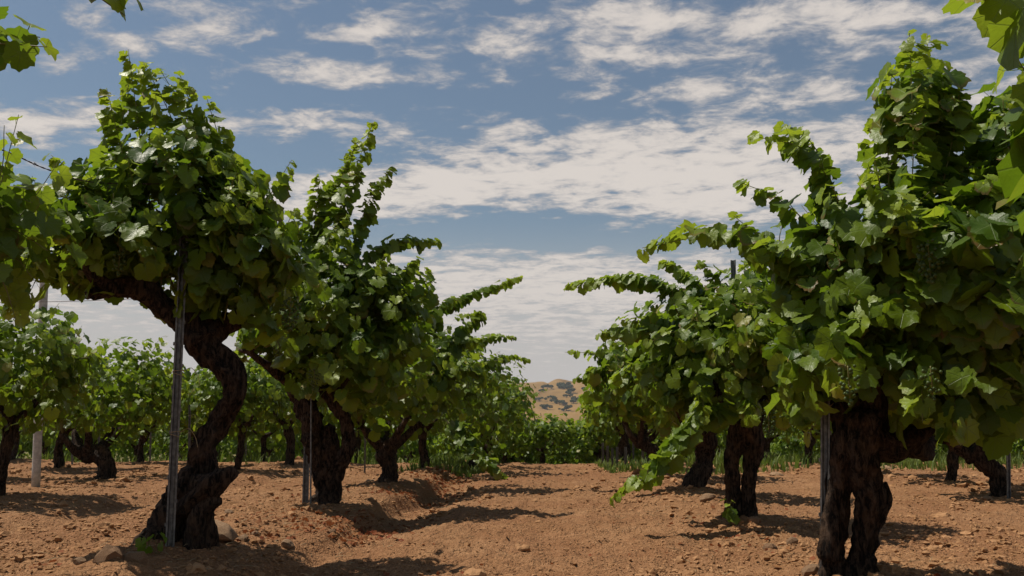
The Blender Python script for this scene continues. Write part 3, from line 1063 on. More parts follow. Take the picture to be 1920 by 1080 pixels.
for pts, dy in [
    ([(1640, 700), (1690, 500), (1712, 300), (1705, 62)], -.3), ([(1660, 650), (1720, 470), (1745, 250), (1738, 62)], -.1),
    ([(1680, 600), (1740, 450), (1780, 290), (1800, 170)], -.2), ([(1640, 640), (1670, 450), (1665, 300), (1672, 130)], .0),
    ([(1600, 600), (1590, 430), (1520, 290), (1415, 255)], 0), ([(1590, 620), (1560, 400), (1530, 280), (1470, 232)], .15),
    ([(1580, 620), (1550, 470), (1470, 380), (1384, 340)], .1), ([(1560, 640), (1500, 500), (1370, 440), (1204, 465)], .0),
    ([(1560, 640), (1500, 520), (1430, 450), (1376, 405)], .15), ([(1570, 620), (1530, 520), (1480, 470), (1420, 480)], -.2),
    ([(1640, 640), (1620, 500), (1580, 400), (1560, 350)], -.3), ([(1700, 620), (1780, 500), (1830, 400), (1850, 330)], -.5),
    ([(1720, 650), (1780, 560), (1840, 500), (1900, 420)], -.3), ([(1760, 700), (1830, 640), (1880, 560), (1930, 480)], -.4),
    ([(1600, 640), (1640, 520), (1660, 420), (1640, 300)], -.6), ([(1680, 640), (1720, 540), (1700, 440), (1690, 370)], -.7),
    ([(1580, 700), (1520, 640), (1490, 660), (1480, 740)], -.2), ([(1600, 720), (1540, 700), (1520, 760), (1530, 830)], .1),
    ([(1640, 700), (1660, 660), (1720, 690), (1730, 790)], -.6), ([(1700, 700), (1760, 680), (1790, 740), (1780, 830)], -.5),
    ([(1760, 700), (1820, 640), (1870, 650), (1890, 700)], -.4), ([(1640, 700), (1600, 620), (1580, 640), (1580, 740)], -.5),
    ([(1850, 600), (1880, 450), (1890, 330), (1880, 180)], -.3), ([(1850, 600), (1900, 450), (1930, 330), (1925, 200)], -.1), ([(1850, 650), (1900, 550), (1930, 480), (1915, 400)], -.5), ([(1850, 700), (1900, 640), (1930, 640), (1925, 700)], -.3),
    ([(1700, 560), (1750, 420), (1790, 340), (1815, 240)], .1), ([(1640, 560), (1650, 400), (1640, 280), (1650, 200)], .2),
]:
    R1.shoot(catmull(PP(pts, Y, dy), 22), .122, spacing=.022)
R1.fill(806, P(1690, 560, Y), (.50, .6, .48), 0.119, .2)
R1.fill(832, P(1800, 590, Y - .2), (.40, .55, .50), 0.128, .2)
R1.fill(910, P(1900, 470, Y + .1), (.36, .6, .62), 0.132, .2)
R1.fill(169, P(1905, 260, Y + .2), (.12, .3, .35), 0.132, .2)
R1.fill(221, P(1560, 640, Y), (.25, .5, .34), 0.115, .2)
R1.fill(143, P(1725, 200, Y), (.18, .2, .32), 0.111, .1)
R1.crown(38, P(1720, 520, Y + .3), (.75, .8, .75), .12, -.3, 0)
R1.bunch += [(P(1815, 400, 3.42), .13, 44), (P(1860, 405, 3.46), .11, 30), (P(1740, 455, 3.38), .16, 56), (P(1745, 690, 3.3), .12, 26), (P(1590, 690, 3.3), .13, 26)]
R1.emit('large dark vine on two stout legs nearest on the right side of the lane', 'old grapevines along the right row', 300, 3)

# ---- right row, second vine
Y = 6.7
b = P(1385, 965, Y); b[2] = gz(b[0], b[1]) - .05
R2 = Vine(b, 22)
R2.wood(PP([(1375, 975), (1374, 920), (1372, 870), (1378, 825), (1395, 780)], Y), [.085, .065, .06, .075, .09], 20, .5)
R2.wood(PP([(1403, 975), (1402, 930), (1406, 885), (1412, 840), (1400, 790)], Y, -.06), [.085, .062, .06, .085, .09], 20, .5)
R2.wood(PP([(1395, 850), (1395, 820), (1400, 780), (1402, 730)], Y), [.08, .12, .13, .09], 22, .5)
R2.wood(PP([(1400, 780), (1350, 740), (1310, 690, .1)], Y), [.085, .06, .04], 14, .5, True)
R2.wood(PP([(1400, 780), (1440, 740, .1), (1470, 690, .1)], Y), [.085, .06, .04], 14, .5, True)
R2.wood(PP([(1400, 770), (1390, 700), (1380, 640)], Y), [.08, .06, .04], 14, .5, True)
R2.wood(PP([(1400, 780), (1400, 740, -.35), (1395, 700, -.5)], Y), [.08, .06, .04], 14, .5, True)
R2.wood(PP([(1400, 780), (1410, 740, .35), (1420, 700, .6)], Y), [.08, .06, .04], 14, .5, True)
R2.centre = P(1390, 660, Y)
for pts, dy in [
    ([(1380, 660), (1300, 560), (1190, 525), (1064, 538)], 0), ([(1340, 680), (1280, 620), (1200, 605), (1168, 600)], .1),
    ([(1330, 700), (1270, 650), (1190, 622), (1122, 630)], -.1), ([(1330, 720), (1260, 690), (1200, 690), (1150, 720)], .1),
    ([(1380, 660), (1330, 560), (1280, 510), (1235, 492)], .2), ([(1390, 640), (1370, 560), (1340, 520), (1310, 492)], -.1),
    ([(1400, 640), (1410, 560), (1400, 520), (1395, 490)], .1), ([(1420, 660), (1440, 580), (1440, 530), (1430, 500)], .2),
    ([(1440, 680), (1470, 620), (1480, 570), (1470, 520)], .0), ([(1350, 720), (1290, 720), (1250, 750), (1235, 800)], -.2),
    ([(1390, 770, -.3), (1310, 790, -.5), (1240, 870, -.6), (1150, 938, -.6)], -.1), ([(1370, 780, -.3), (1330, 770, -.5), (1270, 840, -.6), (1210, 880, -.6)], .0),
    ([(1400, 720), (1420, 690), (1460, 720), (1470, 800)], -.5), ([(1400, 720), (1400, 680), (1400, 740), (1410, 790)], -.8),
    ([(1380, 720), (1350, 680), (1320, 720), (1320, 790)], -.7),
]:
    R2.shoot(catmull(PP(pts, Y, dy), 22), .12, spacing=.034, double=True)
R2.fill(1350, P(1380, 650, Y), (.66, .8, .56), .096, .3)
R2.fill(330, P(1330, 720, Y), (.50, .8, .28), .105, .3)
R2.crown(44, P(1385, 655, Y), (.82, .95, .64), .112, -.5, 2, 1.15)
R2.bunch += [(P(1440, 770, Y - .85), .17, 34)]
R2.emit('bright leafy vine on two thin dark legs with a shoot trailing toward the lane', 'old grapevines along the right row', 300, 3)


def generic(px, py, Y, seed, label, group, nleaf, quality, size=.122, top=2.15, width=1.0, nsh=34, nfill=420, lean=None, shoots=(), base=None, bend=None, low=.75, r0=None):
    b = P(px, py, Y) if base is None else np.asarray(base, float)
    b[2] = gz(b[0], b[1]) - .04
    v = Vine(b, seed); g_ = v.rg
    hd = b + (g_.uniform(-.18, .18), g_.uniform(-.1, .1), g_.uniform(.62, .80))
    if lean is not None: hd = b + np.asarray(lean)
    mid = (b + hd) / 2 + (g_.uniform(-.16, .16), g_.uniform(-.1, .1), 0)
    if bend is not None: mid = b + np.asarray(bend)
    r0 = r0 or g_.uniform(.066, .092)
    v.wood([b - (0, 0, .08), b + (hd - b) * .2 + (mid - (b + hd) / 2) * .5, mid, (mid + hd) / 2 + (.01, 0, .04), hd], [r0 * 1.25, r0, r0 * .9, r0 * 1.05, r0 * 1.0], 20 if quality > 1 else 12, .48, res=.025 if quality > 1 else .05)
    na = int(g_.integers(4, 6)); a0 = g_.uniform(0, 6.28)
    for k in range(na):
        a = a0 + k * 6.28 / na + g_.uniform(-.3, .3); l = g_.uniform(.28, .48)
        d = np.array((math.cos(a), math.sin(a), 0))
        v.wood([hd - (0, 0, .05), hd + d * l * .5 + (0, 0, .08), hd + d * l + (0, 0, g_.uniform(.22, .40))], [r0 * .75, r0 * .5, r0 * .28], 12 if quality > 1 else 8, .45, True, res=.03 if quality > 1 else .06)
    c = b + (0, 0, (top + low) / 2); v.centre = c
    rad = (width, width, (top - low) / 2)
    for pts, dy in shoots:
        v.shoot(catmull(PP(pts, Y, dy), 22), size * 1.15, spacing=.034, double=True)
    v.fill(nfill, c, np.array(rad) * (.9, .9, .95), size, .3)
    v.crown(nsh, c, rad, size, -.7, 4 if not shoots else 1, 1.3)
    return v.emit(label, group, nleaf, quality)


LR, RR = 'old grapevines along the left row', 'old grapevines along the right row'
generic(725, 897, 10.9, 31, 'third vine of the left row with a short forked stump of a trunk', LR, 260, 2, top=2.3, width=1.3, nsh=56, nfill=1050, low=.62,
        r0=.135, lean=(-.05, 0, .52), bend=(.02, 0, .25), shoots=[([(770, 700), (800, 620), (830, 570), (862, 560)], -.3), ([(780, 720), (840, 660), (880, 640), (905, 650)], -.2), ([(750, 680), (790, 580), (800, 530), (795, 500)], 0), ([(790, 740), (850, 700), (890, 700), (900, 740)], -.4), ([(760, 700), (800, 600), (890, 552), (980, 520)], 0), ([(750, 700), (760, 600), (770, 540), (776, 495)], .2),
        ([(790, 720), (840, 640), (900, 590), (850, 600)], .3), ([(740, 700), (700, 600), (690, 540), (680, 500)], 0)])
generic(803, 880, 14.2, 32, 'fourth vine of the left row, its lowest shoot trailing to the soil', LR, 240, 2, top=2.35, width=1.45, nsh=56, nfill=1050, low=.5,
        shoots=[([(840, 720), (880, 650), (925, 635), (966, 634)], 0), ([(860, 730), (900, 690), (940, 672), (992, 676)], .3),
                ([(850, 780, -1.2), (885, 830, -1.4), (915, 870, -1.5), (950, 898, -1.6)], 0), ([(840, 790, -1.2), (870, 830, -1.4), (890, 850, -1.5), (915, 880, -1.6)], 0)])
generic(1295, 920, 9.5, 41, 'third vine of the right row with a plump dark trunk', RR, 260, 2, r0=.12, top=2.15, width=1.15, nsh=56, nfill=1050, low=.62,
        shoots=[([(1240, 740), (1180, 700), (1130, 700), (1078, 712)], 0), ([(1250, 700), (1200, 640), (1170, 620), (1150, 610)], .2)])
generic(1240, 880, 13.0, 42, 'fourth vine of the right row on a low curved arm near twin stakes', RR, 240, 2, top=2.1, width=1.15, nsh=56, nfill=1050, low=.6, lean=(-.30, 0, .50), bend=(.02, 0, .2),
        shoots=[([(1190, 760), (1150, 740), (1120, 745), (1095, 760)], 0)])
WORDS = ['fifth', 'sixth', 'seventh', 'eighth']
for k, yv in enumerate([17.0, 20.0, 23.0]):
    generic(0, 0, yv, 50 + k, WORDS[k] + ' vine of the left row counted away from the camera', LR, 130, 2, base=(ROWS_L[0] + .25 + rng.uniform(-.1, .1), yv, 0), top=2.25 + .08 * k, width=1.45, nsh=44, nfill=850, low=.4)
    generic(0, 0, yv - .9, 60 + k, WORDS[k] + ' vine of the right row counted away from the camera', RR, 130, 2, base=(ROWS_R[0] + rng.uniform(-.1, .1) + .1, yv - .9, 0), top=2.05, width=1.10, nsh=44, nfill=850, low=.66)

# ---- vines just outside the frame whose shoots hang into it
b = np.array((-2.12, 2.1, 0.)); b[2] = gz(*b[:2])
L0 = Vine(b, 71)
L0.wood([b - (0, 0, .1), b + (.05, 0, .3), b + (-.03, 0, .8)], [.15, .12, .13])
for a in (0.3, 1.5, 2.8, 4.2, 5.4):
    L0.wood([b + (0, 0, .75), b + (.3 * math.cos(a), .3 * math.sin(a), .95), b + (.5 * math.cos(a), .5 * math.sin(a), 1.15)], [.09, .06, .035], 14, .45, True)
L0.centre = b + (0, 0, 1.4)
for pts, yv in [([(-150, 120), (-80, 90), (0, 82), (88, 88)], 2.6), ([(-120, 60), (-60, 40), (0, 60), (75, 70)], 2.75), ([(60, -120), (120, -60), (180, -10), (235, 30)], 2.5), ([(100, -140), (150, -90), (200, -40), (232, 12)], 2.6),
                ([(-90, 700), (-40, 500), (0, 350), (35, 215)], 3.5), ([(-120, 600), (-30, 480), (50, 390), (112, 300)], 3.6), ([(-120, 600), (-60, 450), (0, 330), (8, 235)], 3.3),
                ([(-140, 520), (-60, 440), (20, 430), (90, 470)], 3.4), ([(-140, 520), (-60, 480), (0, 520), (30, 600)], 3.3), ([(-140, 560), (-60, 500), (20, 480), (60, 520)], 3.5), ([(-140, 420), (-60, 380), (0, 360), (60, 380)], 3.4)]:
    L0.shoot(catmull(PP(pts, yv), 20), .125, spacing=.048)
L0.fill(120, P(-20, 440, 3.5), (.25, .3, .26), .12, .1)
L0.crown(34, b + (-.55, -.1, 1.45), (.75, .8, .75), .13, -.5, 0)
L0.fill(420, b + (-.55, -.1, 1.45), (.7, .7, .6), .13, .3)
L0.emit('vine outside the frame at far left whose shoots hang in at the edge', LR, 200, 2)

b = np.array((1.95, 1.7, 0.)); b[2] = gz(*b[:2])
R0 = Vine(b, 72)
R0.wood([b - (0, 0, .1), b + (.05, 0, .3), b + (.03, 0, .75)], [.14, .12, .13])
for a in (0.3, 1.5, 2.8, 4.2, 5.4):
    R0.wood([b + (0, 0, .7), b + (.25 * math.cos(a), .25 * math.sin(a), .95), b + (.38 * math.cos(a), .38 * math.sin(a), 1.1)], [.09, .06, .035], 14, .45, True)
R0.centre = b + (0, 0, 1.3)
for pts, yv in [([(2100, 500), (2010, 300), (1960, 200), (1905, 105)], 2.1), ([(2200, 200), (2080, 80), (1950, 20), (1815, -6)], 1.9), ([(2120, 420), (2040, 330), (1980, 230), (1925, 150)], 2.2),
                ([(2200, 120), (2080, 40), (1980, 0), (1860, 12)], 2.0)]:
    R0.shoot(catmull(PP(pts, yv), 20), .150, spacing=.036)
R0.crown(40, b + (.5, 0, 1.45), (.70, .9, .8), .14, -.5, 0)
R0.fill(620, b + (.5, 0, 1.5), (.70, .9, .8), .14, .3)
R0.emit('dark vine outside the frame at far right with big leaves reaching in', RR, 260, 2)

# ================================================================== rows farther off: a few prototypes, copied
def prototype(seed, quality, nleaf_obj, size=.108):
    r = generic(0, 0, 0, seed, 'x', 'x', 0, quality, base=(0, -500.0 - seed, 0), size=size, top=1.95, width=1.08, nsh=36, nfill=1150 if quality == 2 else 650, low=.62)
    ch = [(c.name.split('.')[0], c.data, c.get('kind')) for c in r.children]
    for c in list(r.children): bpy.data.objects.remove(c)
    bpy.data.objects.remove(r)
    return ch


PR2 = [prototype(300 + k, 2, 0) for k in range(5)]
PR1 = [prototype(320 + k, 1, 0, .15) for k in range(5)]
CH_LEAF = {}


def place(x, y, k, label, group, nleaf=0, hs=1.0):
    near = y < 19
    parts = (PR2 if near else PR1)[k % 5]
    z = gz(x, y) - .03
    root = link('grapevine', None, None, (x, y, z), label=label, category='grapevine', group=group)
    rz = rng.uniform(0, 6.28); sc = rng.uniform(.90, 1.12)
    root.rotation_euler[2] = rz; root.scale = (sc, sc, sc * rng.uniform(.95, 1.05) * hs)
    for nm, me, kd in parts:
        link(nm, me, root, kind=kd)
    if nleaf:   # outer leaves on the side towards the lane, each a part
        g_ = np.random.default_rng(int(1000 + k * 7 + y * 13))
        root_M = Matrix.Translation(root.location) @ Matrix.Rotation(rz, 4, 'Z') @ Matrix.Diagonal((*root.scale, 1))
        inv = root_M.inverted()
        n = 0
        while n < nleaf:
            d = unit(g_.normal(0, 1, 3))
            if d[1] > .1 or d[2] < -.8: continue
            p = np.array((x, y, z + 1.3)) + d * (1.1, 1.1, .72) * g_.uniform(.82, 1.04)
            nrm = unit(d * (1, 1, .5) + (0, 0, .5) + g_.normal(0, .35, 3)); tip = np.array((0, 0, -1.)) + g_.normal(0, .3, 3)
            m3 = frames(nrm[None], tip[None])[0] * (.13 * g_.uniform(.7, 1.15))
            m = Matrix.Identity(4)
            for a_ in range(3):
                for b_ in range(3): m[a_][b_] = m3[a_][b_]
                m[a_][3] = p[a_]
            kk = int(g_.integers(0, len(LEAF_ME)))
            o = bpy.data.objects.new('leaf', LEAF_ME[kk]); COL.objects.link(o); o.parent = root
            o.matrix_basis = inv @ m
            o.color = (float(np.clip(g_.normal(.45, .22), 0, 1)), float(g_.uniform()), float(g_.uniform()), 1)
            n += 1
    return root


# seen one by one in the second rows
kk = 0
SECOND = [  # px, py of the trunk foot
    (195, 892, 'vine in the second row with a low lopsided stump between pale post and stake'),
    (155, 850, 'vine in the second row with a slim trunk just behind the pale post'),
    (372, 868, 'vine in the second row half hidden behind the snaking trunk'),
    (492, 858, 'slim trunked vine of the second row between the first two near trunks'),
    (1868, 920, 'vine in the second row at the right edge beside a thin stake'),
]
used = []
for px, py, lab in SECOND:
    if px in (195, 1868):
        Yd = CAM_Z / (py - 810) * F_PX * .985
        q = P(px, py, Yd)
        generic(px, py, Yd, 400 + px, lab, 'old grapevines in the rows behind', 150, 2, size=.11, top=2.2, width=1.2, nsh=40, nfill=1150, low=.62, r0=.15 if px < 900 else .11,
                lean=(-.30, .05, .42) if px < 900 else (-.22, 0, .50), bend=(.05, 0, .24) if px < 900 else (.02, 0, .28), base=(q[0], q[1], 0))
        used.append(q[:2]); continue
    Yd = CAM_Z / (py - 810) * F_PX * .985
    q = P(px, py, Yd)
    place(q[0], q[1], kk, lab, 'old grapevines in the rows behind', 100 if Yd < 15 else 40)
    used.append(q[:2]); kk += 1


def inview(x, y, m=1.3):
    if y < 2: return False
    s_ = x / y
    return -1050 / 1600 - m / y * 1.2 < s_ < 870 / 1600 + m / y * 1.2


for ri, (rows, side) in enumerate(((ROWS_L, 'left'), (ROWS_R, 'right'))):
    for i, xr in enumerate(rows):
        y0 = {0: 26.0, 1: 8.6}.get(i, 7.5 + i)
        if side == 'right' and i == 0: y0 = 25.2
        y = y0
        while y < (37 if i == 0 else 48 - 2 * i):
            x = xr + rng.uniform(-.12, .12) + (.45 if (i == 0 and side == 'left') else 0)
            if inview(x, y) and not any(np.hypot(x - u[0], y - u[1]) < 1.5 for u in used):
                if i == 0: lab, gr = 'far vine of the %s row beyond the crest of the lane' % side, 'far vines of the %s row' % side
                else:
                    od = ['', 'second', 'third', 'fourth', 'fifth', 'sixth', 'seventh'][i]
                    if y < 19:
                        lab, gr = 'leafy vine of the %s row on the %s, number %s in its row' % (od, side, ['one', 'two', 'three', 'four', 'five', 'six'][min(5, int((y - y0) / 2.95 + .5))]), 'nearer vines of the %s row on the %s' % (od, side)
                    else:
                        lab, gr = 'distant leafy vine of the %s row on the %s' % (od, side), 'distant vines of the %s row on the %s' % (od, side)
                place(x, y, kk, lab, gr, 60 if (i == 1 and y < 16) else (30 if y < 16 else 0), 1.15 if side == 'left' and i else 1.0); kk += 1
            y += 2.95
# next block, whose rows cross the end of the lane
for j, yv in enumerate((25.5, 28.5, 32, 36, 41)):
    for x in np.arange(-3.6, 4.2, 1.75):
        if abs(x) > 1.6 and yv < 28: continue
        place(x - .35 + (.8 if j % 2 else 0), yv + rng.uniform(-.5, .5), kk, 'low bright vine closing off the far end of the lane', 'vines of the block beyond the lane', 0, rng.uniform(.74, 1.0)); kk += 1

# ================================================================== stakes, posts, wire
def stake(base, top, w, label, kind='channel', cat='vine stake', name='steel_stake', group='steel vine stakes', turn=0.0):
    base = np.asarray(base, float); top = np.asarray(top, float)
    ax = unit(top - base)
    L = np.linalg.norm(top - base)
    if kind == 'channel':   # rolled channel with a raised middle web and outward lips
        h = w / 2; tk = .0035
        pr = [(-h, h * .75), (-h * .62, h * .75), (-h * .45, 0), (-h * .18, -h * .12), (h * .18, -h * .12), (h * .45, 0), (h * .62, h * .75), (h, h * .75)]
        prof = pr + [(x, y - tk if abs(x) > h * .6 else y - tk * 1.3) for x, y in pr[::-1]]
        prof = [(x, -y) for x, y in prof]
        rings = max(2, int(L / .06) + 1)
        verts = []
        ca, sa = math.cos(turn), math.sin(turn)
        sidev = np.array((ca, sa, 0)); fr = np.array((-sa, ca, 0))
        for i in range(rings):
            c = base + ax * L * i / (rings - 1)
            for x, y in prof: verts.append(c + sidev * x + fr * (y))
        m = len(prof); qs = []
        for i in range(rings - 1):
            for j in range(m):
                qs.append((i * m + j, i * m + (j + 1) % m, (i + 1) * m + (j + 1) % m, (i + 1) * m + j))
        e = (rings - 1) * m
        for j in range(m // 2 - 1):
            qs.append((e + j, e + j + 1, e + m - 2 - j, e + m - 1 - j))
        root = link(name, None, None, base, label=label, category=cat, group=group)
        V = np.array(verts) - base
        link('shaft', mesh_np('shaft', V, None, qs, M['steel'], False), root)
        if w > .044 or abs(w - .040) < 1e-4:
            for zt in (.62, .95):
                if zt > L - .1: continue
                ta = Acc(); th = np.linspace(0, 12.6, 26); c = ax * (zt + .1)
                ta.add(*tube(c + np.stack([w * .62 * np.cos(th), w * .62 * np.sin(th), .0025 * th * np.sin(th * .3)], -1), np.full(26, .0022), 4))
                ta.add(*tube(catmull([c + (w * .6, 0, .01), c + (w * 1.4, .02, .03), c + (w * 2.2, .03, -.02), c + (w * 2.5, .03, -.07)], 10), np.full(10, .0018), 4))
                link('tie', ta.mesh('tie', M['straw']), root)
        # wire lugs punched along the lip
        lug = Acc()
        for zz_ in np.arange(.25, L - .05, .12):
            c = ax * zz_ + sidev * (w / 2 + .002) * (1 if int(zz_ / .12) % 2 else -1) + fr * (-w * .37)
            bx = np.array([(-.004, -.004, -.009), (.004, -.004, -.009), (.004, .004, -.009), (-.004, .004, -.009), (-.004, -.004, .009), (.004, -.004, .009), (.004, .004, .006), (-.004, .004, .006)]) + c
            lug.add(bx, [(0, 1, 5, 4), (1, 2, 6, 5), (2, 3, 7, 6), (3, 0, 4, 7), (4, 5, 6, 7), (0, 3, 2, 1)])
        if lug.n: link('lugs', lug.mesh('lugs', M['steel'], False), root, kind='stuff')
        return root
    n = 12
    zs = np.linspace(0, L, n)
    v, q, t = tube(np.array([ax * z_ for z_ in zs]), np.full(n, w / 2), 14)
    root = link(name, None, None, base, label=label, category=cat, group=group)
    link('shaft', mesh_np('shaft', v, t, q, M['pale'] if kind == 'pale' else M['steel'], True), root)
    cp, cq, ct = tube([ax * (L - .015), ax * (L + .012)], [w / 2 + .003, w / 2 + .003], 14)
    link('cap', mesh_np('cap', cp, ct, cq, M['steel'], False), root)
    return root


def foot(px, py):
    Yd = CAM_Z / (py - 810) * F_PX
    q = P(px, py, Yd); q[2] = gz(q[0], q[1]) - .05
    return q


q = P(319, 1038, 4.55); stake(q - (0, 0, .1), P(352, 300, 4.62), .046, 'grey channel stake beside the snaking trunk at left', turn=.3)
q = P(1543, 1030, 3.98); stake(q - (0, 0, .1), P(1549, 328, 4.1), .040, 'grey stake at the left edge of the stout two-legged trunk', turn=-.2)
q = P(573, 943, 7.6); stake(q - (0, 0, .1), P(580, 690, 7.7), .055, 'wider stake of the pair left of the split trunk', turn=.2)
q = P(583, 945, 7.5); stake(q - (0, 0, .1), P(584, 700, 7.6), .016, 'thin rod of the pair left of the split trunk', kind='rod', name='steel_rod')
q = P(1380, 960, 6.9); stake(q - (0, 0, .1), P(1374, 488, 6.9), .042, 'grey stake rising out of the crown above the two thin legs')
q = P(68, 905, 10.9); stake(q - (0, 0, .1), P(84, 492, 10.9), .105, 'tall pale round post at the left edge of the picture', kind='pale', cat='post', name='round_post', group=None)
for px, py, ty, w, lab in [(187, 880, 742, .045, 'stake standing behind the low lopsided stump'), (283, 858, 770, .05, 'stake between the low stump and the snaking trunk'),
                          (356, 873, 752, .05, 'stake just behind the snaking trunk on its left'), (462, 850, 780, .045, 'short stake right of the snaking trunk'),
                          (1205, 868, 803, .055, 'brighter stake of the twin pair by the fourth right vine'), (1187, 866, 797, .040, 'thinner stake of the twin pair by the fourth right vine'),
                          (1888, 925, 788, .045, 'thin grey stake at the right edge by a stumpy vine'), (684, 882, 800, .03, 'thin stake behind the third left vine'), (137, 868, 772, .05, 'stake behind the pale round post')]:
    q = foot(px, py); stake(q, P(px + (1 if px < 900 else 0), ty, q[1]), w, lab, turn=rng.uniform(-.4, .4))
for px, ty in [(1130, 830), (1139, 836), (1148, 840), (1157, 838), (1173, 838)]:
    yv = 15.2 + (1173 - px) * .05
    q = P(px, 868, yv); q[2] = gz(q[0], yv) - .05
    stake(q, P(px, ty, yv), .045, 'small distant stake in the line along the far right row', group='distant stakes of the right row')


def wire(pts, r, label, barbs=False):
    p = catmull(pts, 60)
    o = None
    a = Acc()
    t = np.linspace(0, 1, 60)
    if barbs:
        for s_ in (0, math.pi):
            off = np.stack([np.zeros(60), .0022 * np.cos(t * 90 + s_), .0022 * np.sin(t * 90 + s_)], -1)
            a.add(*tube(p + off, np.full(60, r), 5))
    else: a.add(*tube(p, np.full(60, r), 5))
    root = link('barbed_wire' if barbs else 'trellis_wire', None, None, p[0], label=label, category='wire')
    a.v = [v - p[0] for v in a.v]
    link('strand', a.mesh('strand', M['wire']), root)
    if barbs:
        for k in range(4, 60, 7):
            b_ = Acc()
            for j in range(4):
                d = unit(rng.normal(0, 1, 3))
                b_.add(*tube([p[k] - p[0] + (j - 2) * .002, p[k] - p[0] + d * .014], [.0014, .0006], 4))
            for j in range(2):
                th = np.linspace(0, 12, 14)
                b_.add(*tube(p[k] - p[0] + np.stack([.001 * th, .0045 * np.cos(th), .0045 * np.sin(th)], -1), np.full(14, .0011), 4))
            link('barb', b_.mesh('barb', M['wire']), root)


wire([P(-160, 235, 3.2), P(0, 280, 3.6), P(90, 318, 3.9), P(180, 342, 4.3), P(350, 345, 4.62)], .0021, 'rusty barbed wire running into the left vine crown', True)
wire([P(-200, 570, 8.8), P(0, 567, 8.9), P(130, 565, 9.0), P(270, 560, 9.1), P(500, 556, 9.3)], .003, 'thin straight wire under the left crown by the pale post')

# ================================================================== low plants, stones and soil litter
def sucker(px, py, Y, h_, n, label):
    b = P(px, py, Y); b[2] = gz(b[0], b[1])
    v = Vine(b, int(px)); v.centre = b + (0, .1, .1)
    for k in range(3):
        e = b + (v.rg.uniform(-.09, .09), v.rg.uniform(-.08, .0), h_ * v.rg.uniform(.6, 1))
        v.shoot(arc(b, e, v.rg, .1), .062, start=.15, spacing=.028, rad=.0025)
    root = v.emit(label, 'suckers at the vine feet', 60, 3, 'vine sucker', 'vine_sucker')


sucker(297, 1030, 4.4, .16, 3, 'small green sucker at the foot of the snaking trunk')
sucker(1368, 962, 6.45, .24, 3, 'small green sucker at the foot of the two thin legs')
sucker(1350, 985, 6.2, .07, 2, 'tiny green sprout in front of the two thin legs')

ST = [lump_mesh('stone', 5 + k, 2, .30) for k in range(5)]
for px, py, wpx, hpx, lab in [
    (203, 1058, 30, 20, 'brown angular stone at the lower left, left one of a pair'), (247, 1052, 24, 20, 'rounded tan stone at the lower left, right one of a pair'),
    (395, 1012, 46, 16, 'wide flat stone in front of the snaking trunk'), (1524, 1058, 24, 10, 'pale flat stone left of the stout dark trunk'),
    (1325, 936, 15, 7, 'pale yellowish stone right of the third right vine'), (1455, 880, 13, 5, 'pale stone behind the two thin legs'),
    (1442, 1012, 16, 10, 'brown stone lying between the two nearest right vines'), (1412, 968, 11, 8, 'stone touching the foot of the two thin legs'),
    (457, 1012, 12, 6, 'small pale stone right of the snaking trunk'), (478, 1004, 8, 4, 'tiny stone right of the snaking trunk'), (697, 899, 12, 4, 'flat pale stone by the forked stump'),
    (888, 1046, 24, 12, 'large dark clod low in the middle of the lane'), (952, 1040, 15, 8, 'dark clod with a hole beside it in the lane'),
    (980, 1002, 13, 9, 'dark brown clod in the middle of the lane'), (1062, 939, 12, 4, 'small dark clod lying far up the lane'), (1010, 965, 9, 4, 'small clod left of the lane centre'),
    (1485, 1005, 12, 8, 'brown stone just left of the stout dark trunk'), (1545, 1000, 12, 6, 'reddish stone behind the stout dark trunk'), (1660, 870, 12, 6, 'stone in the grass behind the stout dark trunk'),
    (1850, 925, 10, 4, 'small stone near the right edge vine'), (1760, 948, 14, 5, 'flat clod between the stout trunk and the right edge'), (430, 950, 10, 5, 'stone on the slope right of the snaking trunk'),
    (540, 1010, 14, 7, 'brown stone on the washed bank'), (620, 985, 12, 6, 'stone near the split trunk foot'), (150, 1065, 14, 7, 'small stone at the bottom left corner'), (560, 1065, 18, 9, 'stone in the shadow below the washed bank'),
]:
    Yd = CAM_Z / (py + hpx * .5 - 810) * F_PX
    q = P(px, py, Yd); z = float(height(q[0], q[1]))
    o = link('stone', ST[int(px) % 5], None, (q[0], q[1], z + hpx / F_PX * Yd * .35), label=lab, category='stone' if 'clod' not in lab else 'clod', group='stones and clods on the soil')
    if 'clod' in lab:
        o.name = 'soil_clod'; me = lump_mesh('soil_clod', int(px), 3, .42); me.materials[0] = M['clod']; o.data = me
    s_ = Yd / F_PX
    o.scale = (wpx * s_, wpx * s_ * .8, hpx * s_ * 1.1); o.rotation_euler = (rng.uniform(-.3, .3), rng.uniform(-.3, .3), rng.uniform(0, 6))


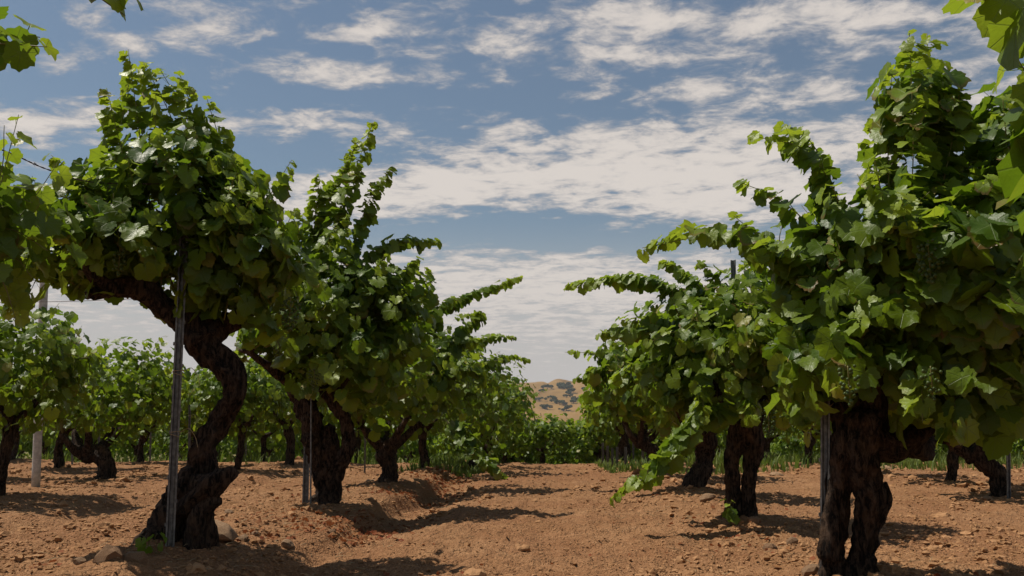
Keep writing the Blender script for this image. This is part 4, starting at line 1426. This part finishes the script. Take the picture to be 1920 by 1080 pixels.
def clods(n, lo, hi, yr, sub, name, seed):
    rg = np.random.default_rng(seed)
    v0, t0 = ico(sub)
    y = yr[0] * (yr[1] / yr[0]) ** rg.uniform(0, 1, n)
    x = y * rg.uniform(-.72, .62, n)
    dn = vnoise(x * 1.4, y * 1.1, 9) + .5 * vnoise(x * 4, y * 4, 3)
    keep = rg.uniform(-1.3 if sub == 0 else -.9, .9 if sub else .7, n) < dn
    x, y = x[keep], y[keep]; n = len(x)
    s = lo * (hi / lo) ** (rg.uniform(0, 1, n) ** 2.6) * np.clip(y / 7, 1, 2.2) * (1 - .4 * np.exp(-((x + .1) / .7) ** 2))
    d = 1 + .34 * rg.normal(0, 1, (n, len(v0)))
    V = v0[None] * np.clip(d, .5, 1.6)[..., None] * s[:, None, None] * np.stack([rg.uniform(.8, 1.5, n), rg.uniform(.8, 1.3, n), rg.uniform(.5, .85, n)], -1)[:, None]
    a = rg.uniform(0, 6.28, n); ca, sa = np.cos(a)[:, None], np.sin(a)[:, None]
    V = np.stack([V[..., 0] * ca - V[..., 1] * sa, V[..., 0] * sa + V[..., 1] * ca, V[..., 2]], -1)
    z = height(x, y)
    V = V + np.stack([x, y, z + s * .15], -1)[:, None]
    T = (t0[None] + (np.arange(n) * len(v0))[:, None, None]).reshape(-1, 3)
    link(name, mesh_np(name, V, T, None, M['clod'], False), kind='stuff', label='crumbly brown clods over the tilled soil', category='soil clods')


clods(30000, .005, .026, (3.4, 20), 1, 'soil_clods', 3)
clods(85000, .0035, .012, (3.4, 19), 0, 'soil_crumbs', 8)
clods(1100, .014, .045, (3.4, 16), 2, 'larger_clods', 4)


def scatter_litter(n, cx, sx, yr, size, mat, name, lab, cat, seed, q=1):
    rg = np.random.default_rng(seed)
    y = rg.uniform(*yr, n); x = cx + rg.normal(0, sx, n)
    keep = vnoise(x * 1.6, y * 1.3, 21) > -.05
    x, y = x[keep], y[keep]; n = len(x)
    z = height(x, y) + .010
    nr = unit(rg.normal(0, .45, (n, 3)) + (0, 0, 1))
    return np.stack([x, y, z], -1), frames(nr, rg.normal(0, 1, (n, 3))), rg.uniform(.4, 1, n) * size


ps, rs, ss_ = [], [], []
for a in [(1100, -1.6, .20, (3.7, 14), .045), (700, -2.0, .5, (3.6, 9), .042), (500, -1.45, .12, (3.9, 7), .045), (420, -1.75, .15, (9, 14), .055), (200, 1.35, .3, (3.9, 10), .04), (200, -1.9, .25, (12, 18), .07), (120, .2, 1.4, (3.7, 9), .022)]:
    p_, r_, s_ = scatter_litter(a[0], a[1], a[2], a[3], a[4], None, '', '', '', int(a[0]))
    ps.append(p_); rs.append(r_); ss_.append(s_)
ps, rs, ss_ = np.concatenate(ps), np.concatenate(rs), np.concatenate(ss_)
link('fallen_leaves', foliage_mesh('fallen_leaves', ps, rs, ss_, np.ones((len(ps), 4)), 2, M['dry'], False), kind='stuff', label='reddish dry leaves and litter along the vine feet', category='leaf litter')

# straw bits and prunings
rg = np.random.default_rng(77); a = Acc()
for k in range(700):
    y = rg.uniform(3.7, 12); x = rg.choice([-2.0, 1.4, -1.8]) + rg.normal(0, .5)
    l = rg.uniform(.02, .10); th = rg.uniform(0, 6.28); z = float(height(x, y)) + .006
    p0 = np.array((x, y, z)); d = np.array((math.cos(th), math.sin(th), rg.uniform(-.1, .25)))
    a.add(*tube([p0, p0 + d * l * .5 + (0, 0, .004), p0 + d * l], [.0016, .0016, .001], 3))
link('straw_bits', a.mesh('straw_bits', M['straw']), kind='stuff', label='pale straw and twig bits on the soil by the vines', category='straw')


def grass(n, xr, yr, hmin, hmax, seed, name, lab, mask=None):
    rg = np.random.default_rng(seed)
    x = rg.uniform(*xr, n); y = rg.uniform(*yr, n)
    keep = (vnoise(x * .9, y * .9, 5) + .4 * vnoise(x * 3, y * 3, 5) > -.1)
    if mask is not None: keep &= mask(x, y)
    x, y = x[keep], y[keep]; n = len(x)
    z = height(x, y, False)
    h = rg.uniform(hmin, hmax, n) * (1 + .4 * vnoise(x * 1.5, y * 1.5, 2))
    a = rg.uniform(0, 6.28, n); ln = rg.uniform(.1, .7, n) * h
    w = rg.uniform(.006, .016, n) * (1 + y / 40)
    d = np.stack([np.cos(a), np.sin(a), np.zeros(n)], -1); s = np.stack([-np.sin(a), np.cos(a), np.zeros(n)], -1)
    b = np.stack([x, y, z - .02], -1)
    m = b + d * (ln * .3)[:, None] + np.array((0, 0, 1.)) * (h * .6)[:, None]
    t = b + d * ln[:, None] + np.array((0, 0, 1.)) * h[:, None]
    V = np.stack([b - s * w[:, None], b + s * w[:, None], m - s * w[:, None] * .7, m + s * w[:, None] * .7, t], 1)
    T = np.array([(0, 1, 3), (0, 3, 2), (2, 3, 4)])
    T = (T[None] + (np.arange(n) * 5)[:, None, None]).reshape(-1, 3)
    link(name, mesh_np(name, V, T, None, M['grass'], False), kind='stuff', label=lab, category='grass')




def edge_mask(y0, amp):
    return lambda x, y: y > y0 + amp * vnoise(x * .4, y * .2, 11)


grass(30000, (2.4, 18), (12.5, 34), .07, .38, 5, 'weeds', 'green and straw coloured weeds beyond the tilled soil on the right', edge_mask(15.5, 2.5))
grass(30000, (-24, -2.6), (17, 36), .07, .36, 6, 'weeds', 'green weeds beyond the tilled soil on the left', edge_mask(21.0, 3.0))
grass(3500, (.75, 2.2), (12, 24), .04, .20, 7, 'weeds', 'weeds along the foot of the far right row', edge_mask(15.5, 2.5))
grass(5000, (-2.8, -1.5), (14, 24), .05, .24, 8, 'weeds', 'weeds along the foot of the far left row', edge_mask(15, 1.5))
grass(6000, (-2.5, 2.5), (23.5, 32), .04, .20, 9, 'weeds', 'green weeds under the vines that close the lane', None)

# haze
hz = [(-4200, -300, -8), (4200, -300, -8), (4200, 4700, -8), (-4200, 4700, -8), (-4200, -300, 170), (4200, -300, 170), (4200, 4700, 170), (-4200, 4700, 170)]
hm, g = newmat('thin_haze')
pv = g.n('ShaderNodeVolumePrincipled')
pv.inputs['Color'].default_value = (.86, .92, 1, 1)
pv.inputs['Density'].default_value = .00013
ho = g.n('ShaderNodeOutputMaterial'); hm.node_tree.links.new(pv.outputs[0], ho.inputs['Volume'])
link('haze', mesh_np('haze', hz, None, [(3, 2, 1, 0), (4, 5, 6, 7), (0, 1, 5, 4), (1, 2, 6, 5), (2, 3, 7, 6), (3, 0, 4, 7)], hm), kind='stuff', label='thin summer haze over the valley', category='haze')
